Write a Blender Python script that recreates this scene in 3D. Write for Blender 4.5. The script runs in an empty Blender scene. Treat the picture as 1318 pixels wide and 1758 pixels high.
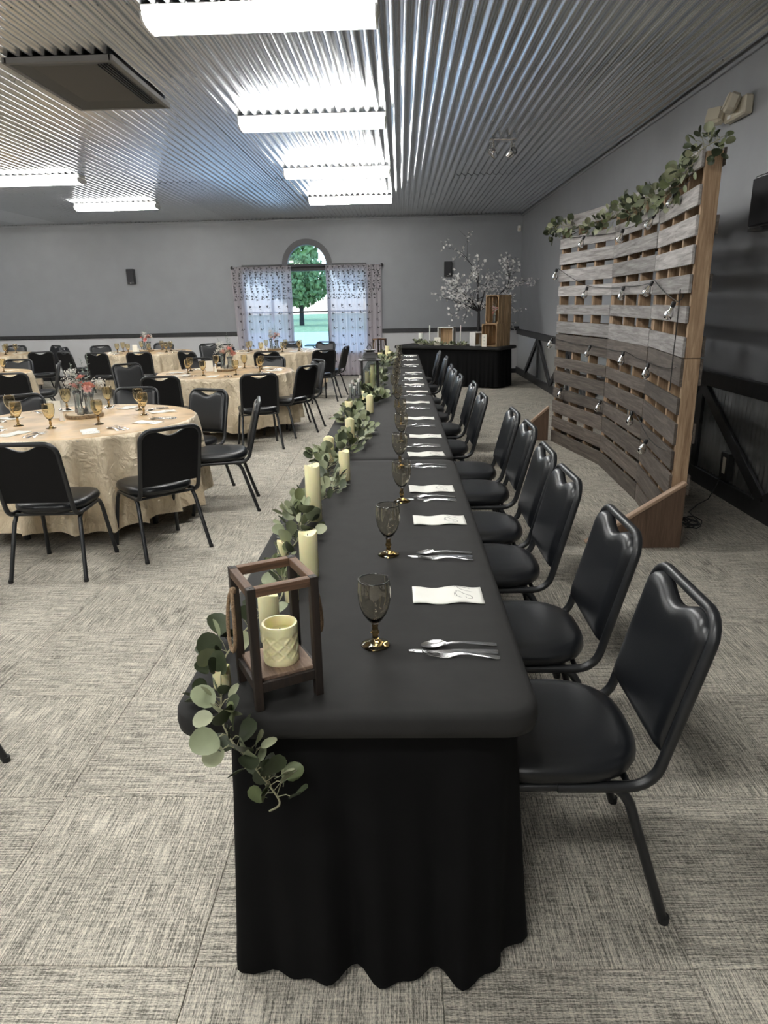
import bpy, math, random
from mathutils import Vector, Matrix, Euler, Quaternion
random.seed(7)
PI = math.pi
SC = bpy.context.scene
COL = SC.collection

# ------------------------------------------------------------------ camera, world, exposure
CAM_H = 1.56
cam_d = bpy.data.cameras.new('camera'); cam = bpy.data.objects.new('camera', cam_d); COL.objects.link(cam)
X, Y = 28.0, 360.0
F = 1180.0                                   # focal length in pixels of the 1318x1758 frame
yv = Vector((X, Y, -F)).normalized()
zv = Vector((1, .021, 0)).cross(yv).normalized()
xv = yv.cross(zv)
cam.matrix_world = Matrix.Translation((0, 0, CAM_H)) @ Matrix((xv, yv, zv)).to_4x4()
cam_d.sensor_fit = 'VERTICAL'; cam_d.sensor_height = 36; cam_d.sensor_width = 27
cam_d.lens = F / 1758 * 36
cam_d.clip_start = .05; cam_d.clip_end = 300
SC.camera = cam

world = bpy.data.worlds.new('sky'); SC.world = world; world.use_nodes = True
wn = world.node_tree.nodes; wl = world.node_tree.links
bgn = wn['Background']
sky = wn.new('ShaderNodeTexSky'); sky.sky_type = 'HOSEK_WILKIE'; sky.turbidity = 4
sky.sun_direction = (-.4, .3, .85)
wl.new(sky.outputs[0], bgn.inputs[0]); bgn.inputs[1].default_value = 14

SC.view_settings.view_transform = 'Standard'; SC.view_settings.look = 'None'
SC.view_settings.gamma = 1.0; SC.view_settings.use_curve_mapping = False
SC.view_settings.exposure = 0.35
LAMP = 33.0                                  # strength of the fluorescent lenses
SC.render.film_transparent = False
try:
    SC.cycles.max_bounces = 12; SC.cycles.transmission_bounces = 10; SC.cycles.transparent_max_bounces = 16
    SC.cycles.caustics_refractive = False; SC.cycles.caustics_reflective = False
    SC.cycles.sample_clamp_indirect = 6.0
except Exception: pass

# ------------------------------------------------------------------ materials
def newmat(name):
    m = bpy.data.materials.new(name); m.use_nodes = True
    return m, m.node_tree.nodes, m.node_tree.links, m.node_tree.nodes['Principled BSDF']
def setp(b, **k):
    for a, v in k.items():
        n = {'base': 'Base Color', 'rough': 'Roughness', 'metal': 'Metallic', 'spec': 'Specular IOR Level', 'trans': 'Transmission Weight',
             'ior': 'IOR', 'coat': 'Coat Weight', 'coatr': 'Coat Roughness', 'sheen': 'Sheen Weight', 'sss': 'Subsurface Weight', 'alpha': 'Alpha',
             'emis': 'Emission Color', 'estr': 'Emission Strength', 'aniso': 'Anisotropic'}[a]
        if n in ('Base Color', 'Emission Color'): v = (*v, 1) if len(v) == 3 else v
        b.inputs[n].default_value = v
def plain(name, base, rough=.5, metal=0, noise=0, nscale=20, bump=0, bscale=80, stretch=(1, 1, 1), coord='Object', vary=0, **k):
    m, n, l, b = newmat(name)
    setp(b, base=base, rough=rough, metal=metal, **k)
    if noise or bump or vary:
        tc = n.new('ShaderNodeTexCoord'); mp = n.new('ShaderNodeMapping'); mp.inputs['Scale'].default_value = stretch
        l.new(tc.outputs[coord], mp.inputs[0])
        vecout = mp.outputs[0]
        oi = n.new('ShaderNodeObjectInfo')
        ad = n.new('ShaderNodeVectorMath'); ad.operation = 'ADD'
        cb = n.new('ShaderNodeMath'); cb.operation = 'MULTIPLY'; cb.inputs[1].default_value = 37.0
        l.new(oi.outputs['Random'], cb.inputs[0]); l.new(mp.outputs[0], ad.inputs[0]); l.new(cb.outputs[0], ad.inputs[1]); vecout = ad.outputs[0]
        col = None
        if noise:
            t = n.new('ShaderNodeTexNoise'); t.inputs['Scale'].default_value = nscale; t.inputs['Detail'].default_value = 5
            l.new(vecout, t.inputs[0])
            mx = n.new('ShaderNodeMix'); mx.data_type = 'RGBA'
            mx.inputs[6].default_value = (*[max(0, c * (1 - noise)) for c in base], 1); mx.inputs[7].default_value = (*[min(1, c * (1 + noise)) for c in base], 1)
            mr = n.new('ShaderNodeMapRange'); mr.inputs[1].default_value = .3; mr.inputs[2].default_value = .7
            l.new(t.outputs[0], mr.inputs[0]); l.new(mr.outputs[0], mx.inputs[0]); col = mx.outputs[2]
        if vary:
            hs = n.new('ShaderNodeHueSaturation')
            mr2 = n.new('ShaderNodeMapRange'); mr2.inputs[3].default_value = 1 - vary; mr2.inputs[4].default_value = 1 + vary
            l.new(oi.outputs['Random'], mr2.inputs[0]); l.new(mr2.outputs[0], hs.inputs['Value'])
            if col: l.new(col, hs.inputs['Color'])
            else: hs.inputs['Color'].default_value = (*base, 1)
            col = hs.outputs[0]
        if col: l.new(col, b.inputs['Base Color'])
        if bump:
            t = n.new('ShaderNodeTexNoise'); t.inputs['Scale'].default_value = bscale; t.inputs['Detail'].default_value = 4
            l.new(vecout, t.inputs[0])
            bp = n.new('ShaderNodeBump'); bp.inputs['Strength'].default_value = bump; bp.inputs['Distance'].default_value = .005
            l.new(t.outputs[0], bp.inputs['Height']); l.new(bp.outputs[0], b.inputs['Normal'])
    return m
def wood(name, c1, c2, c3=None, axis=0, scale=9, rough=.65, vary=.15, bump=.3):
    """long grain running along the object's own axis, with each piece offset and toned"""
    m, n, l, b = newmat(name); setp(b, rough=rough)
    tc = n.new('ShaderNodeTexCoord'); mp = n.new('ShaderNodeMapping'); s = [scale * 2.2] * 3; s[axis] = scale * .16
    mp.inputs['Scale'].default_value = s
    oi = n.new('ShaderNodeObjectInfo'); ad = n.new('ShaderNodeVectorMath'); ad.operation = 'ADD'
    cb = n.new('ShaderNodeMath'); cb.operation = 'MULTIPLY'; cb.inputs[1].default_value = 53.0
    l.new(tc.outputs['Object'], mp.inputs[0]); l.new(oi.outputs['Random'], cb.inputs[0]); l.new(mp.outputs[0], ad.inputs[0]); l.new(cb.outputs[0], ad.inputs[1])
    t = n.new('ShaderNodeTexNoise'); t.inputs['Scale'].default_value = 2.2; t.inputs['Detail'].default_value = 8; t.inputs['Roughness'].default_value = .65; t.inputs['Distortion'].default_value = .6
    l.new(ad.outputs[0], t.inputs[0])
    cr = n.new('ShaderNodeValToRGB'); e = cr.color_ramp.elements
    e[0].position = .3; e[0].color = (*c1, 1); e[1].position = .68; e[1].color = (*c2, 1)
    if c3: x = e.new(.5); x.color = (*c3, 1)
    l.new(t.outputs[0], cr.inputs[0])
    hs = n.new('ShaderNodeHueSaturation'); mr = n.new('ShaderNodeMapRange'); mr.inputs[3].default_value = 1 - vary; mr.inputs[4].default_value = 1 + vary
    l.new(oi.outputs['Random'], mr.inputs[0]); l.new(mr.outputs[0], hs.inputs['Value']); l.new(cr.outputs[0], hs.inputs['Color'])
    l.new(hs.outputs[0], b.inputs['Base Color'])
    bp = n.new('ShaderNodeBump'); bp.inputs['Strength'].default_value = bump; bp.inputs['Distance'].default_value = .003
    l.new(t.outputs[0], bp.inputs['Height']); l.new(bp.outputs[0], b.inputs['Normal'])
    return m
def emitter(name, col, s):
    m, n, l, b = newmat(name); setp(b, base=(.9, .9, .9), rough=.4, emis=col, estr=s); return m

M = {}
M['wall'] = plain('slate grey wall paint', (.28, .29, .308), .45, noise=.04, nscale=3, bump=.06, bscale=240)
M['wainscot'] = plain('pale grey wainscot paint', (.56, .56, .57), .5, noise=.03, nscale=4)
M['blackwood'] = plain('black stained board', (.018, .018, .02), .45, noise=.3, nscale=30, stretch=(1, 1, .2), bump=.15)
M['vinyl'] = plain('black vinyl', (.0075, .0085, .0105), .33, spec=.5, bump=.05, bscale=260)
M['frame'] = plain('black powder coated steel', (.012, .013, .015), .38, spec=.5)
M['backpanel'] = plain('black back panel', (.005, .005, .006), .6, spec=.2)
M['rubber'] = plain('black rubber', (.01, .01, .01), .7)
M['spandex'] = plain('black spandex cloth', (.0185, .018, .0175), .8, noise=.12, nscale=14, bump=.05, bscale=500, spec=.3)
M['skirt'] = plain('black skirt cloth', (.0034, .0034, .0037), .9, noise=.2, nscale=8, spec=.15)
M['white'] = plain('white enamel', (.75, .75, .73), .4)
M['cream_plastic'] = plain('cream plastic', (.6, .55, .44), .45)
M['steel'] = plain('polished steel', (.62, .62, .62), .22, 1)
M['chrome'] = plain('chrome', (.8, .8, .82), .08, 1)
M['darkplastic'] = plain('black plastic', (.02, .02, .022), .35)
M['grillecloth'] = plain('dark speaker grille', (.035, .035, .04), .8, bump=.4, bscale=500)
M['napkin'] = plain('white napkin linen', (.83, .82, .76), .8, bump=.15, bscale=120, noise=.02)
M['ink'] = plain('grey ink', (.16, .15, .14), .6)
M['wax'] = plain('cream candle wax', (.98, .88, .53), .45, noise=.05, nscale=12, bump=.06, bscale=60, sss=.25)
M['wax'].node_tree.nodes['Principled BSDF'].inputs['Subsurface Radius'].default_value = (.02, .014, .006)
M['waxwhite'] = plain('white candle wax', (.86, .84, .78), .4, sss=.1)
M['wick'] = plain('dark wick', (.05, .04, .03), .8)
M['bulbglass'], n_, l_, b_ = newmat('clear bulb glass'); setp(b_, base=(1, 1, 1), rough=.02, trans=1, ior=1.45)
M['smoke'], n_, l_, b_ = newmat('smoky amber goblet glass'); setp(b_, base=(.84, .81, .735), rough=.0, trans=1, ior=1.5)
M['amber'], n_, l_, b_ = newmat('amber goblet stem glass'); setp(b_, base=(.46, .31, .12), rough=.0, trans=1, ior=1.5)
M['vase'], n_, l_, b_ = newmat('clear pressed glass'); n_.remove(b_)
tr = n_.new('ShaderNodeBsdfTransparent'); gl = n_.new('ShaderNodeBsdfGlossy'); gl.inputs['Roughness'].default_value = .08; fr = n_.new('ShaderNodeLayerWeight'); fr.inputs[0].default_value = .35
df = n_.new('ShaderNodeBsdfDiffuse'); df.inputs[0].default_value = (.75, .78, .78, 1); m0 = n_.new('ShaderNodeMixShader'); m0.inputs[0].default_value = .12
mx = n_.new('ShaderNodeMixShader'); tr.inputs[0].default_value = (.95, .97, .97, 1); l_.new(tr.outputs[0], m0.inputs[1]); l_.new(df.outputs[0], m0.inputs[2])
l_.new(fr.outputs['Fresnel'], mx.inputs[0]); l_.new(m0.outputs[0], mx.inputs[1]); l_.new(gl.outputs[0], mx.inputs[2]); l_.new(mx.outputs[0], n_['Material Output'].inputs[0])
m, n_, l_, b_ = newmat('window glass'); M['pane'] = m
n_.remove(b_); tr = n_.new('ShaderNodeBsdfTransparent'); gl = n_.new('ShaderNodeBsdfGlossy'); gl.inputs['Roughness'].default_value = .02
fr = n_.new('ShaderNodeFresnel'); fr.inputs[0].default_value = 1.45; mx = n_.new('ShaderNodeMixShader'); tr.inputs[0].default_value = (.96, .98, .97, 1)
l_.new(fr.outputs[0], mx.inputs[0]); l_.new(tr.outputs[0], mx.inputs[1]); l_.new(gl.outputs[0], mx.inputs[2]); l_.new(mx.outputs[0], n_['Material Output'].inputs[0])
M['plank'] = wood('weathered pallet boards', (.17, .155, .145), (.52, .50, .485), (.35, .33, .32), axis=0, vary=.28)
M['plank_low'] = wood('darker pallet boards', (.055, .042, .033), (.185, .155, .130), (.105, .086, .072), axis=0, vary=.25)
M['stringer'] = wood('tan pallet lumber', (.22, .135, .075), (.54, .39, .25), (.38, .25, .15), axis=2, vary=.15)
M['footwood'] = wood('brown stained board', (.07, .04, .024), (.16, .10, .065), axis=2, vary=.05)
M['captrim'] = wood('pale worn board', (.27, .17, .11), (.5, .36, .26), axis=0, vary=.05)
M['lantern_wood_shaded'] = wood('walnut lantern wood with painted shade', (.006, .0035, .0025), (.030, .016, .010), (.014, .008, .005), axis=2, scale=14, vary=.2)  # dark walnut with shading put into the colour, for posts and low rails
M['lantern_top'] = wood('walnut lantern rails', (.05, .026, .014), (.24, .14, .08), (.13, .07, .04), axis=0, scale=14, vary=.2)
M['lantern_floor'] = wood('lantern shelf wood', (.10, .065, .045), (.34, .24, .17), (.2, .13, .09), axis=1, scale=12, vary=.1)
M['crate'] = wood('pine crate slats', (.24, .15, .08), (.58, .41, .24), (.42, .28, .15), axis=2, vary=.2)
M['rope'] = plain('jute rope', (.30, .20, .12), .9, noise=.4, nscale=300, bump=.8, bscale=500)
M['bark'] = plain('wood slice bark', (.23, .16, .09), .85, noise=.5, nscale=60, bump=.6, bscale=90)
M['slice'] = plain('wood slice face', (.62, .5, .34), .7, noise=.12, nscale=20)
M['stem'] = plain('eucalyptus stem', (.33, .32, .2), .7, noise=.2)
LEAF = [plain('eucalyptus leaf dark', (.04, .052, .026), .5, noise=.2, nscale=30, vary=.3), plain('eucalyptus leaf sage', (.25, .28, .17), .55, noise=.12, nscale=25, vary=.2),
        plain('eucalyptus leaf olive', (.15, .18, .085), .5, noise=.2, nscale=30, vary=.25), plain('eucalyptus leaf pale', (.33, .35, .22), .5, noise=.12, nscale=25, vary=.15)]
M['pink'] = plain('coral pink petals', (.82, .36, .32), .6, noise=.2, nscale=40, vary=.1)
M['blush'] = plain('blush petals', (.78, .47, .42), .6, noise=.15, nscale=40)
M['whitepetal'] = plain('white petals', (.75, .74, .70), .6)
M['bluegreen'] = plain('grey green sprig', (.24, .29, .25), .6, noise=.25, nscale=50)
M['blossom'] = plain('white blossom petals', (.72, .71, .70), .6)
M['trunk'] = plain('dark tree bark', (.022, .02, .022), .8, noise=.4, nscale=40)
M['card'] = plain('cream card stock', (.80, .76, .66), .7)
M['black'] = plain('matt black metal', (.016, .016, .016), .45)
M['copper'] = plain('aged gold metal', (.35, .24, .1), .35, 1)
M['cord'] = plain('black cord', (.012, .012, .012), .6)
M['screw'] = plain('screw head', (.09, .09, .09), .5, .6)
M['whitebox'] = plain('whitewashed wood', (.74, .73, .70), .6, noise=.06, nscale=20)
M['grass'] = plain('lawn', (.33, .45, .22), .9, noise=.35, nscale=3)
M['asphalt'] = plain('pale concrete lot', (.62, .62, .6), .9, noise=.06, nscale=1)
M['foliage'] = plain('tree foliage', (.26, .38, .16), .8, noise=.4, nscale=2, vary=.25)
M['lens'] = emitter('fluorescent lens', (1.0, .99, .955), LAMP)
# satin
m, n_, l_, b_ = newmat('champagne crushed satin'); M['satin'] = m
setp(b_, base=(.52, .43, .31), rough=.34, spec=.6, sheen=.1, metal=.12)
tc = n_.new('ShaderNodeTexCoord')
t1 = n_.new('ShaderNodeTexNoise'); t1.inputs['Scale'].default_value = 9; t1.inputs['Detail'].default_value = 7; t1.inputs['Distortion'].default_value = .5
t2 = n_.new('ShaderNodeTexVoronoi'); t2.feature = 'DISTANCE_TO_EDGE'; t2.inputs['Scale'].default_value = 8
l_.new(tc.outputs['Object'], t1.inputs[0])
mpz = n_.new('ShaderNodeMapping'); mpz.inputs['Scale'].default_value = (1, 1, .35); l_.new(tc.outputs['Object'], mpz.inputs[0])
vm = n_.new('ShaderNodeVectorMath'); vm.operation = 'ADD'; l_.new(mpz.outputs[0], vm.inputs[0]); vs_ = n_.new('ShaderNodeVectorMath'); vs_.operation = 'SCALE'; vs_.inputs['Scale'].default_value = .35; l_.new(t1.outputs['Color'], vs_.inputs[0]); l_.new(vs_.outputs[0], vm.inputs[1]); l_.new(vm.outputs[0], t2.inputs[0])
ma = n_.new('ShaderNodeMath'); ma.operation = 'MULTIPLY_ADD'; ma.inputs[1].default_value = .8; l_.new(t2.outputs[0], ma.inputs[0]); l_.new(t1.outputs[0], ma.inputs[2])
bp = n_.new('ShaderNodeBump'); bp.inputs['Strength'].default_value = .9; bp.inputs['Distance'].default_value = .028
l_.new(ma.outputs[0], bp.inputs['Height']); l_.new(bp.outputs[0], b_.inputs['Normal'])
mx = n_.new('ShaderNodeMix'); mx.data_type = 'RGBA'; mx.inputs[6].default_value = (.56, .44, .29, 1); mx.inputs[7].default_value = (.92, .80, .60, 1)
l_.new(t1.outputs[0], mx.inputs[0]); l_.new(mx.outputs[2], b_.inputs['Base Color'])
# topper on round tables (tan organza look)
M['satin_top'] = plain('tan crushed satin', (.55, .385, .21), .42, noise=.28, nscale=5, bump=.5, bscale=14, spec=.5)
# sheer curtain
m, n_, l_, b_ = newmat('sheer curtain'); M['sheer'] = m
n_.remove(b_); d = n_.new('ShaderNodeBsdfDiffuse'); d.inputs[0].default_value = (.80, .74, .76, 1); tl = n_.new('ShaderNodeBsdfTranslucent'); tl.inputs[0].default_value = (.86, .84, .92, 1)
tr = n_.new('ShaderNodeBsdfTransparent'); m1 = n_.new('ShaderNodeMixShader'); m1.inputs[0].default_value = .55; m2 = n_.new('ShaderNodeMixShader'); m2.inputs[0].default_value = .12
l_.new(d.outputs[0], m1.inputs[1]); l_.new(tl.outputs[0], m1.inputs[2]); l_.new(m1.outputs[0], m2.inputs[1]); l_.new(tr.outputs[0], m2.inputs[2]); l_.new(m2.outputs[0], n_['Material Output'].inputs[0])
M['applique'] = plain('grey lace applique', (.12, .115, .13), .9)
# galvanised metal
def galv(name, base, rough, vary):
    m, n, l, b = newmat(name); setp(b, metal=1, rough=rough)
    tc = n.new('ShaderNodeTexCoord'); mp = n.new('ShaderNodeMapping'); mp.inputs['Scale'].default_value = (1, .25, 1)
    l.new(tc.outputs['Object'], mp.inputs[0])
    t = n.new('ShaderNodeTexNoise'); t.inputs['Scale'].default_value = 3; t.inputs['Detail'].default_value = 6; l.new(mp.outputs[0], t.inputs[0])
    oi = n.new('ShaderNodeObjectInfo')
    mr = n.new('ShaderNodeMapRange'); mr.inputs[3].default_value = rough - .07; mr.inputs[4].default_value = rough + .1; l.new(t.outputs[0], mr.inputs[0]); l.new(mr.outputs[0], b.inputs['Roughness'])
    hs = n.new('ShaderNodeHueSaturation'); hs.inputs['Color'].default_value = (*base, 1)
    m2 = n.new('ShaderNodeMapRange'); m2.inputs[3].default_value = 1 - vary; m2.inputs[4].default_value = 1 + vary
    l.new(oi.outputs['Random'], m2.inputs[0]); l.new(m2.outputs[0], hs.inputs['Value']); l.new(hs.outputs[0], b.inputs['Base Color'])
    return m
M['galv'] = galv('galvanised ceiling sheet', (.70, .72, .745), .21, .10)
M['galvwall'] = galv('galvanised wainscot sheet', (.62, .64, .65), .33, .05)
# carpet
m, n_, l_, b_ = newmat('brushed grey carpet tile'); M['carpet'] = m
setp(b_, rough=.95, spec=.1)
uv = n_.new('ShaderNodeUVMap')
def cn(sx, sy, sc, det, lo, hi):
    mp = n_.new('ShaderNodeMapping'); mp.inputs['Scale'].default_value = (sx, sy, 1); l_.new(uv.outputs[0], mp.inputs[0])
    t = n_.new('ShaderNodeTexNoise'); t.inputs['Scale'].default_value = sc; t.inputs['Detail'].default_value = det; t.inputs['Roughness'].default_value = .7
    l_.new(mp.outputs[0], t.inputs[0]); r = n_.new('ShaderNodeMapRange'); r.inputs[1].default_value = lo; r.inputs[2].default_value = hi; l_.new(t.outputs[0], r.inputs[0]); return r.outputs[0]
a1 = cn(1.2, 34, 6, 4, .35, .65)      # long streaks along the tile
a2 = cn(34, 2.5, 6, 3, .35, .65)       # cross streaks
a3 = cn(60, 260, 1.6, 2, .3, .7)       # yarn loops
a4 = cn(1, 1, 3, 3, .3, .7)            # cloudy tone
def mul(a, b, k):
    x = n_.new('ShaderNodeMath'); x.operation = 'MULTIPLY_ADD'; l_.new(a, x.inputs[0]); x.inputs[1].default_value = k
    if b is None: x.inputs[2].default_value = 0
    else: l_.new(b, x.inputs[2])
    return x.outputs[0]
s = mul(a4, mul(a3, mul(a2, mul(a1, None, .42), .22), .40), .10)
cr = n_.new('ShaderNodeValToRGB'); cr.color_ramp.elements[0].position = .36; cr.color_ramp.elements[0].color = (.15, .14, .12, 1)
cr.color_ramp.elements[1].position = .80; cr.color_ramp.elements[1].color = (.80, .745, .635, 1)
l_.new(s, cr.inputs[0]); l_.new(cr.outputs[0], b_.inputs['Base Color'])
bp = n_.new('ShaderNodeBump'); bp.inputs['Strength'].default_value = .5; bp.inputs['Distance'].default_value = .003; l_.new(a3, bp.inputs['Height']); l_.new(bp.outputs[0], b_.inputs['Normal'])

# ------------------------------------------------------------------ mesh builder
class MB:
    def __init__(s): s.v = []; s.f = []; s.uv = None
    def quad(s, *p):
        k = len(s.v); s.v += [tuple(q) for q in p]; s.f.append(tuple(range(k, k + len(p))))
    def box(s, c, d, rot=None, taper=1.0):
        k = len(s.v); R = rot or Matrix.Identity(3)
        for z in (-.5, .5):
            for x, y in ((-.5, -.5), (.5, -.5), (.5, .5), (-.5, .5)):
                t = taper if z > 0 else 1
                s.v.append(tuple(Vector(c) + R @ Vector((x * d[0] * t, y * d[1] * t, z * d[2]))))
        s.f += [(k + 3, k + 2, k + 1, k), (k + 4, k + 5, k + 6, k + 7)] + [(k + i, k + (i + 1) % 4, k + 4 + (i + 1) % 4, k + 4 + i) for i in range(4)]
        return s
    def bbox(s, c, d, b, rot=None):
        """box with chamfered edges"""
        k = len(s.v); R = rot or Matrix.Identity(3); hx, hy, hz = [q / 2 for q in d]; idx = {}
        for sx in (-1, 1):
            for sy in (-1, 1):
                for sz in (-1, 1):
                    for a, p in (('x', (sx * hx, sy * (hy - b), sz * (hz - b))), ('y', (sx * (hx - b), sy * hy, sz * (hz - b))), ('z', (sx * (hx - b), sy * (hy - b), sz * hz))):
                        idx[(sx, sy, sz, a)] = len(s.v); s.v.append(tuple(Vector(c) + R @ Vector(p)))
        def F(l, nrm):
            p = [Vector(s.v[i]) for i in l]; nn = (p[1] - p[0]).cross(p[2] - p[0]); s.f.append(tuple(l) if nn.dot(R @ Vector(nrm)) > 0 else tuple(reversed(l)))
        for q in (-1, 1):
            F([idx[(q, -1, -1, 'x')], idx[(q, 1, -1, 'x')], idx[(q, 1, 1, 'x')], idx[(q, -1, 1, 'x')]], (q, 0, 0))
            F([idx[(-1, q, -1, 'y')], idx[(1, q, -1, 'y')], idx[(1, q, 1, 'y')], idx[(-1, q, 1, 'y')]], (0, q, 0))
            F([idx[(-1, -1, q, 'z')], idx[(1, -1, q, 'z')], idx[(1, 1, q, 'z')], idx[(-1, 1, q, 'z')]], (0, 0, q))
            for r in (-1, 1):
                F([idx[(-1, q, r, 'y')], idx[(1, q, r, 'y')], idx[(1, q, r, 'z')], idx[(-1, q, r, 'z')]], (0, q, r))
                F([idx[(q, -1, r, 'x')], idx[(q, 1, r, 'x')], idx[(q, 1, r, 'z')], idx[(q, -1, r, 'z')]], (q, 0, r))
                F([idx[(q, r, -1, 'x')], idx[(q, r, 1, 'x')], idx[(q, r, 1, 'y')], idx[(q, r, -1, 'y')]], (q, r, 0))
                for t in (-1, 1): F([idx[(q, r, t, 'x')], idx[(q, r, t, 'y')], idx[(q, r, t, 'z')]], (q, r, t))
        return s
    def tube(s, pts, r, n=8, closed=False, flat=1.0, up=(0, 0, 1)):
        pts = [Vector(p) for p in pts]; N = len(pts); rs = r if isinstance(r, (list, tuple)) else [r] * N
        k0 = len(s.v); prev = None
        for i, p in enumerate(pts):
            a = pts[(i - 1) % N] if (closed or i) else p; b = pts[(i + 1) % N] if (closed or i < N - 1) else p
            t = (b - a).normalized()
            if prev is None:
                u = Vector(up)
                if abs(u.dot(t)) > .95: u = Vector((1, 0, 0))
                prev = (u - t * u.dot(t)).normalized()
            else:
                q = prev - t * prev.dot(t); prev = q.normalized() if q.length > 1e-6 else prev
            w = t.cross(prev)
            for j in range(n):
                an = 2 * PI * j / n
                s.v.append(tuple(p + prev * math.cos(an) * rs[i] * flat + w * math.sin(an) * rs[i]))
        for i in range(N if closed else N - 1):
            a = k0 + i * n; b = k0 + ((i + 1) % N) * n
            for j in range(n): s.f.append((a + j, a + (j + 1) % n, b + (j + 1) % n, b + j))
        if not closed:
            s.f.append(tuple(k0 + j for j in reversed(range(n)))); s.f.append(tuple(k0 + (N - 1) * n + j for j in range(n)))
        return s
    def lathe(s, prof, n=24, c=(0, 0, 0), fn=None, caps=True):
        k0 = len(s.v); c = Vector(c)
        for i, (r, z) in enumerate(prof):
            for j in range(n):
                a = 2 * PI * j / n; rr = r if fn is None else fn(r, z, a)
                s.v.append((c.x + rr * math.cos(a), c.y + rr * math.sin(a), c.z + z))
        for i in range(len(prof) - 1):
            a = k0 + i * n; b = a + n
            for j in range(n): s.f.append((a + j, a + (j + 1) % n, b + (j + 1) % n, b + j))
        if caps:
            s.f.append(tuple(k0 + j for j in reversed(range(n)))); s.f.append(tuple(k0 + (len(prof) - 1) * n + j for j in range(n)))
        return s
    def rings(s, rings, caps=True):
        k0 = len(s.v); n = len(rings[0])
        for r in rings: s.v += [tuple(p) for p in r]
        for i in range(len(rings) - 1):
            a = k0 + i * n; b = a + n
            for j in range(n): s.f.append((a + j, a + (j + 1) % n, b + (j + 1) % n, b + j))
        if caps: s.f.append(tuple(k0 + j for j in reversed(range(n)))); s.f.append(tuple(k0 + (len(rings) - 1) * n + j for j in range(n)))
        return s
    def grid(s, P, nu, nv):
        k = len(s.v)
        for i in range(nu + 1):
            for j in range(nv + 1): s.v.append(tuple(P(i / nu, j / nv)))
        for i in range(nu):
            for j in range(nv): a = k + i * (nv + 1) + j; s.f.append((a, a + nv + 1, a + nv + 2, a + 1))
        return s
    def prism(s, poly, z0, z1, ax='z'):
        k = len(s.v); n = len(poly); T = {'z': lambda a, b, c: (a, b, c), 'y': lambda a, b, c: (a, c, b), 'x': lambda a, b, c: (c, a, b)}[ax]
        for z in (z0, z1): s.v += [T(a, b, z) for a, b in poly]
        s.f += [tuple(k + i for i in reversed(range(n))), tuple(k + n + i for i in range(n))] + [(k + i, k + (i + 1) % n, k + n + (i + 1) % n, k + n + i) for i in range(n)]
        return s
    def mesh(s, name, mat, smooth=False):
        me = bpy.data.meshes.new(name); me.from_pydata(s.v, [], s.f); me.materials.append(mat)
        if s.uv is not None:
            ul = me.uv_layers.new(name='UVMap'); i = 0
            for c in s.uv: ul.data[i].uv = c; i += 1
        me.validate(); 
        if smooth: 
            me.polygons.foreach_set('use_smooth', [True] * len(me.polygons))
            if smooth != 'all':
                try: me.set_sharp_from_angle(angle=math.radians(smooth if smooth is not True else 40))
                except Exception: pass
        me.update(); return me
    def build(s, name, mat, parent=None, smooth=False, loc=(0, 0, 0), **k):
        return ob(name, s.mesh(name, mat, smooth), parent, loc, **k)
def ob(name, me, parent=None, loc=(0, 0, 0), mw=None, rot=None):
    o = bpy.data.objects.new(name, me); COL.objects.link(o)
    if parent: o.parent = parent
    if mw is not None: o.matrix_basis = mw
    else:
        o.location = loc
        if rot: o.rotation_euler = rot
    return o
def tag(o, label=None, cat=None, group=None, kind=None):
    if label: o['label'] = label
    if cat: o['category'] = cat
    if group: o['group'] = group
    if kind: o['kind'] = kind
    return o
def thing(name, label, cat, loc=(0, 0, 0), rz=0, group=None):
    o = bpy.data.objects.new(name, None); COL.objects.link(o); o.location = loc; o.rotation_euler = (0, 0, rz); o.empty_display_size = .05
    return tag(o, label, cat, group)
def kids(o): return [c for c in KIDS.get(o.name, [])]
KIDS = {}
def dup(root, loc, rz=0, label=None, group=None, tilt=None):
    """a copy of a thing with copies of its parts and sub-parts"""
    def cp(o, par):
        c = o.copy(); COL.objects.link(c); c.parent = par
        for ch in list(o.children): cp(ch, c)
        return c
    r = cp(root, None); r.location = loc; r.rotation_euler = tilt if tilt else (0, 0, rz)
    if label: r['label'] = label
    if group: r['group'] = group
    return r
_used = set()
def place(proto, loc, rz, label, group=None, tilt=None):
    """first call moves the prototype itself, later calls copy it"""
    if proto.name in _used: return dup(proto, loc, rz, label, group, tilt)
    _used.add(proto.name); proto.location = loc; proto.rotation_euler = tilt if tilt else (0, 0, rz); proto['label'] = label
    if group: proto['group'] = group
    return proto
def struct(name, mb, mat, parent=None, smooth=False, label=None, **k):
    o = mb.build(name, mat, parent, smooth, **k)
    if parent is None: o['kind'] = 'structure'
    if label: o['label'] = label
    return o
def rz3(a): return Matrix.Rotation(a, 3, 'Z')
ORD = ['first', 'second', 'third', 'fourth', 'fifth', 'sixth', 'seventh', 'eighth', 'ninth', 'tenth', 'eleventh', 'twelfth', 'thirteenth', 'fourteenth']

# ------------------------------------------------------------------ room shell
XR, XL, YB, YF, ZC = 2.6, -10.8, 15.7, -8.2, 3.28
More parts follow.
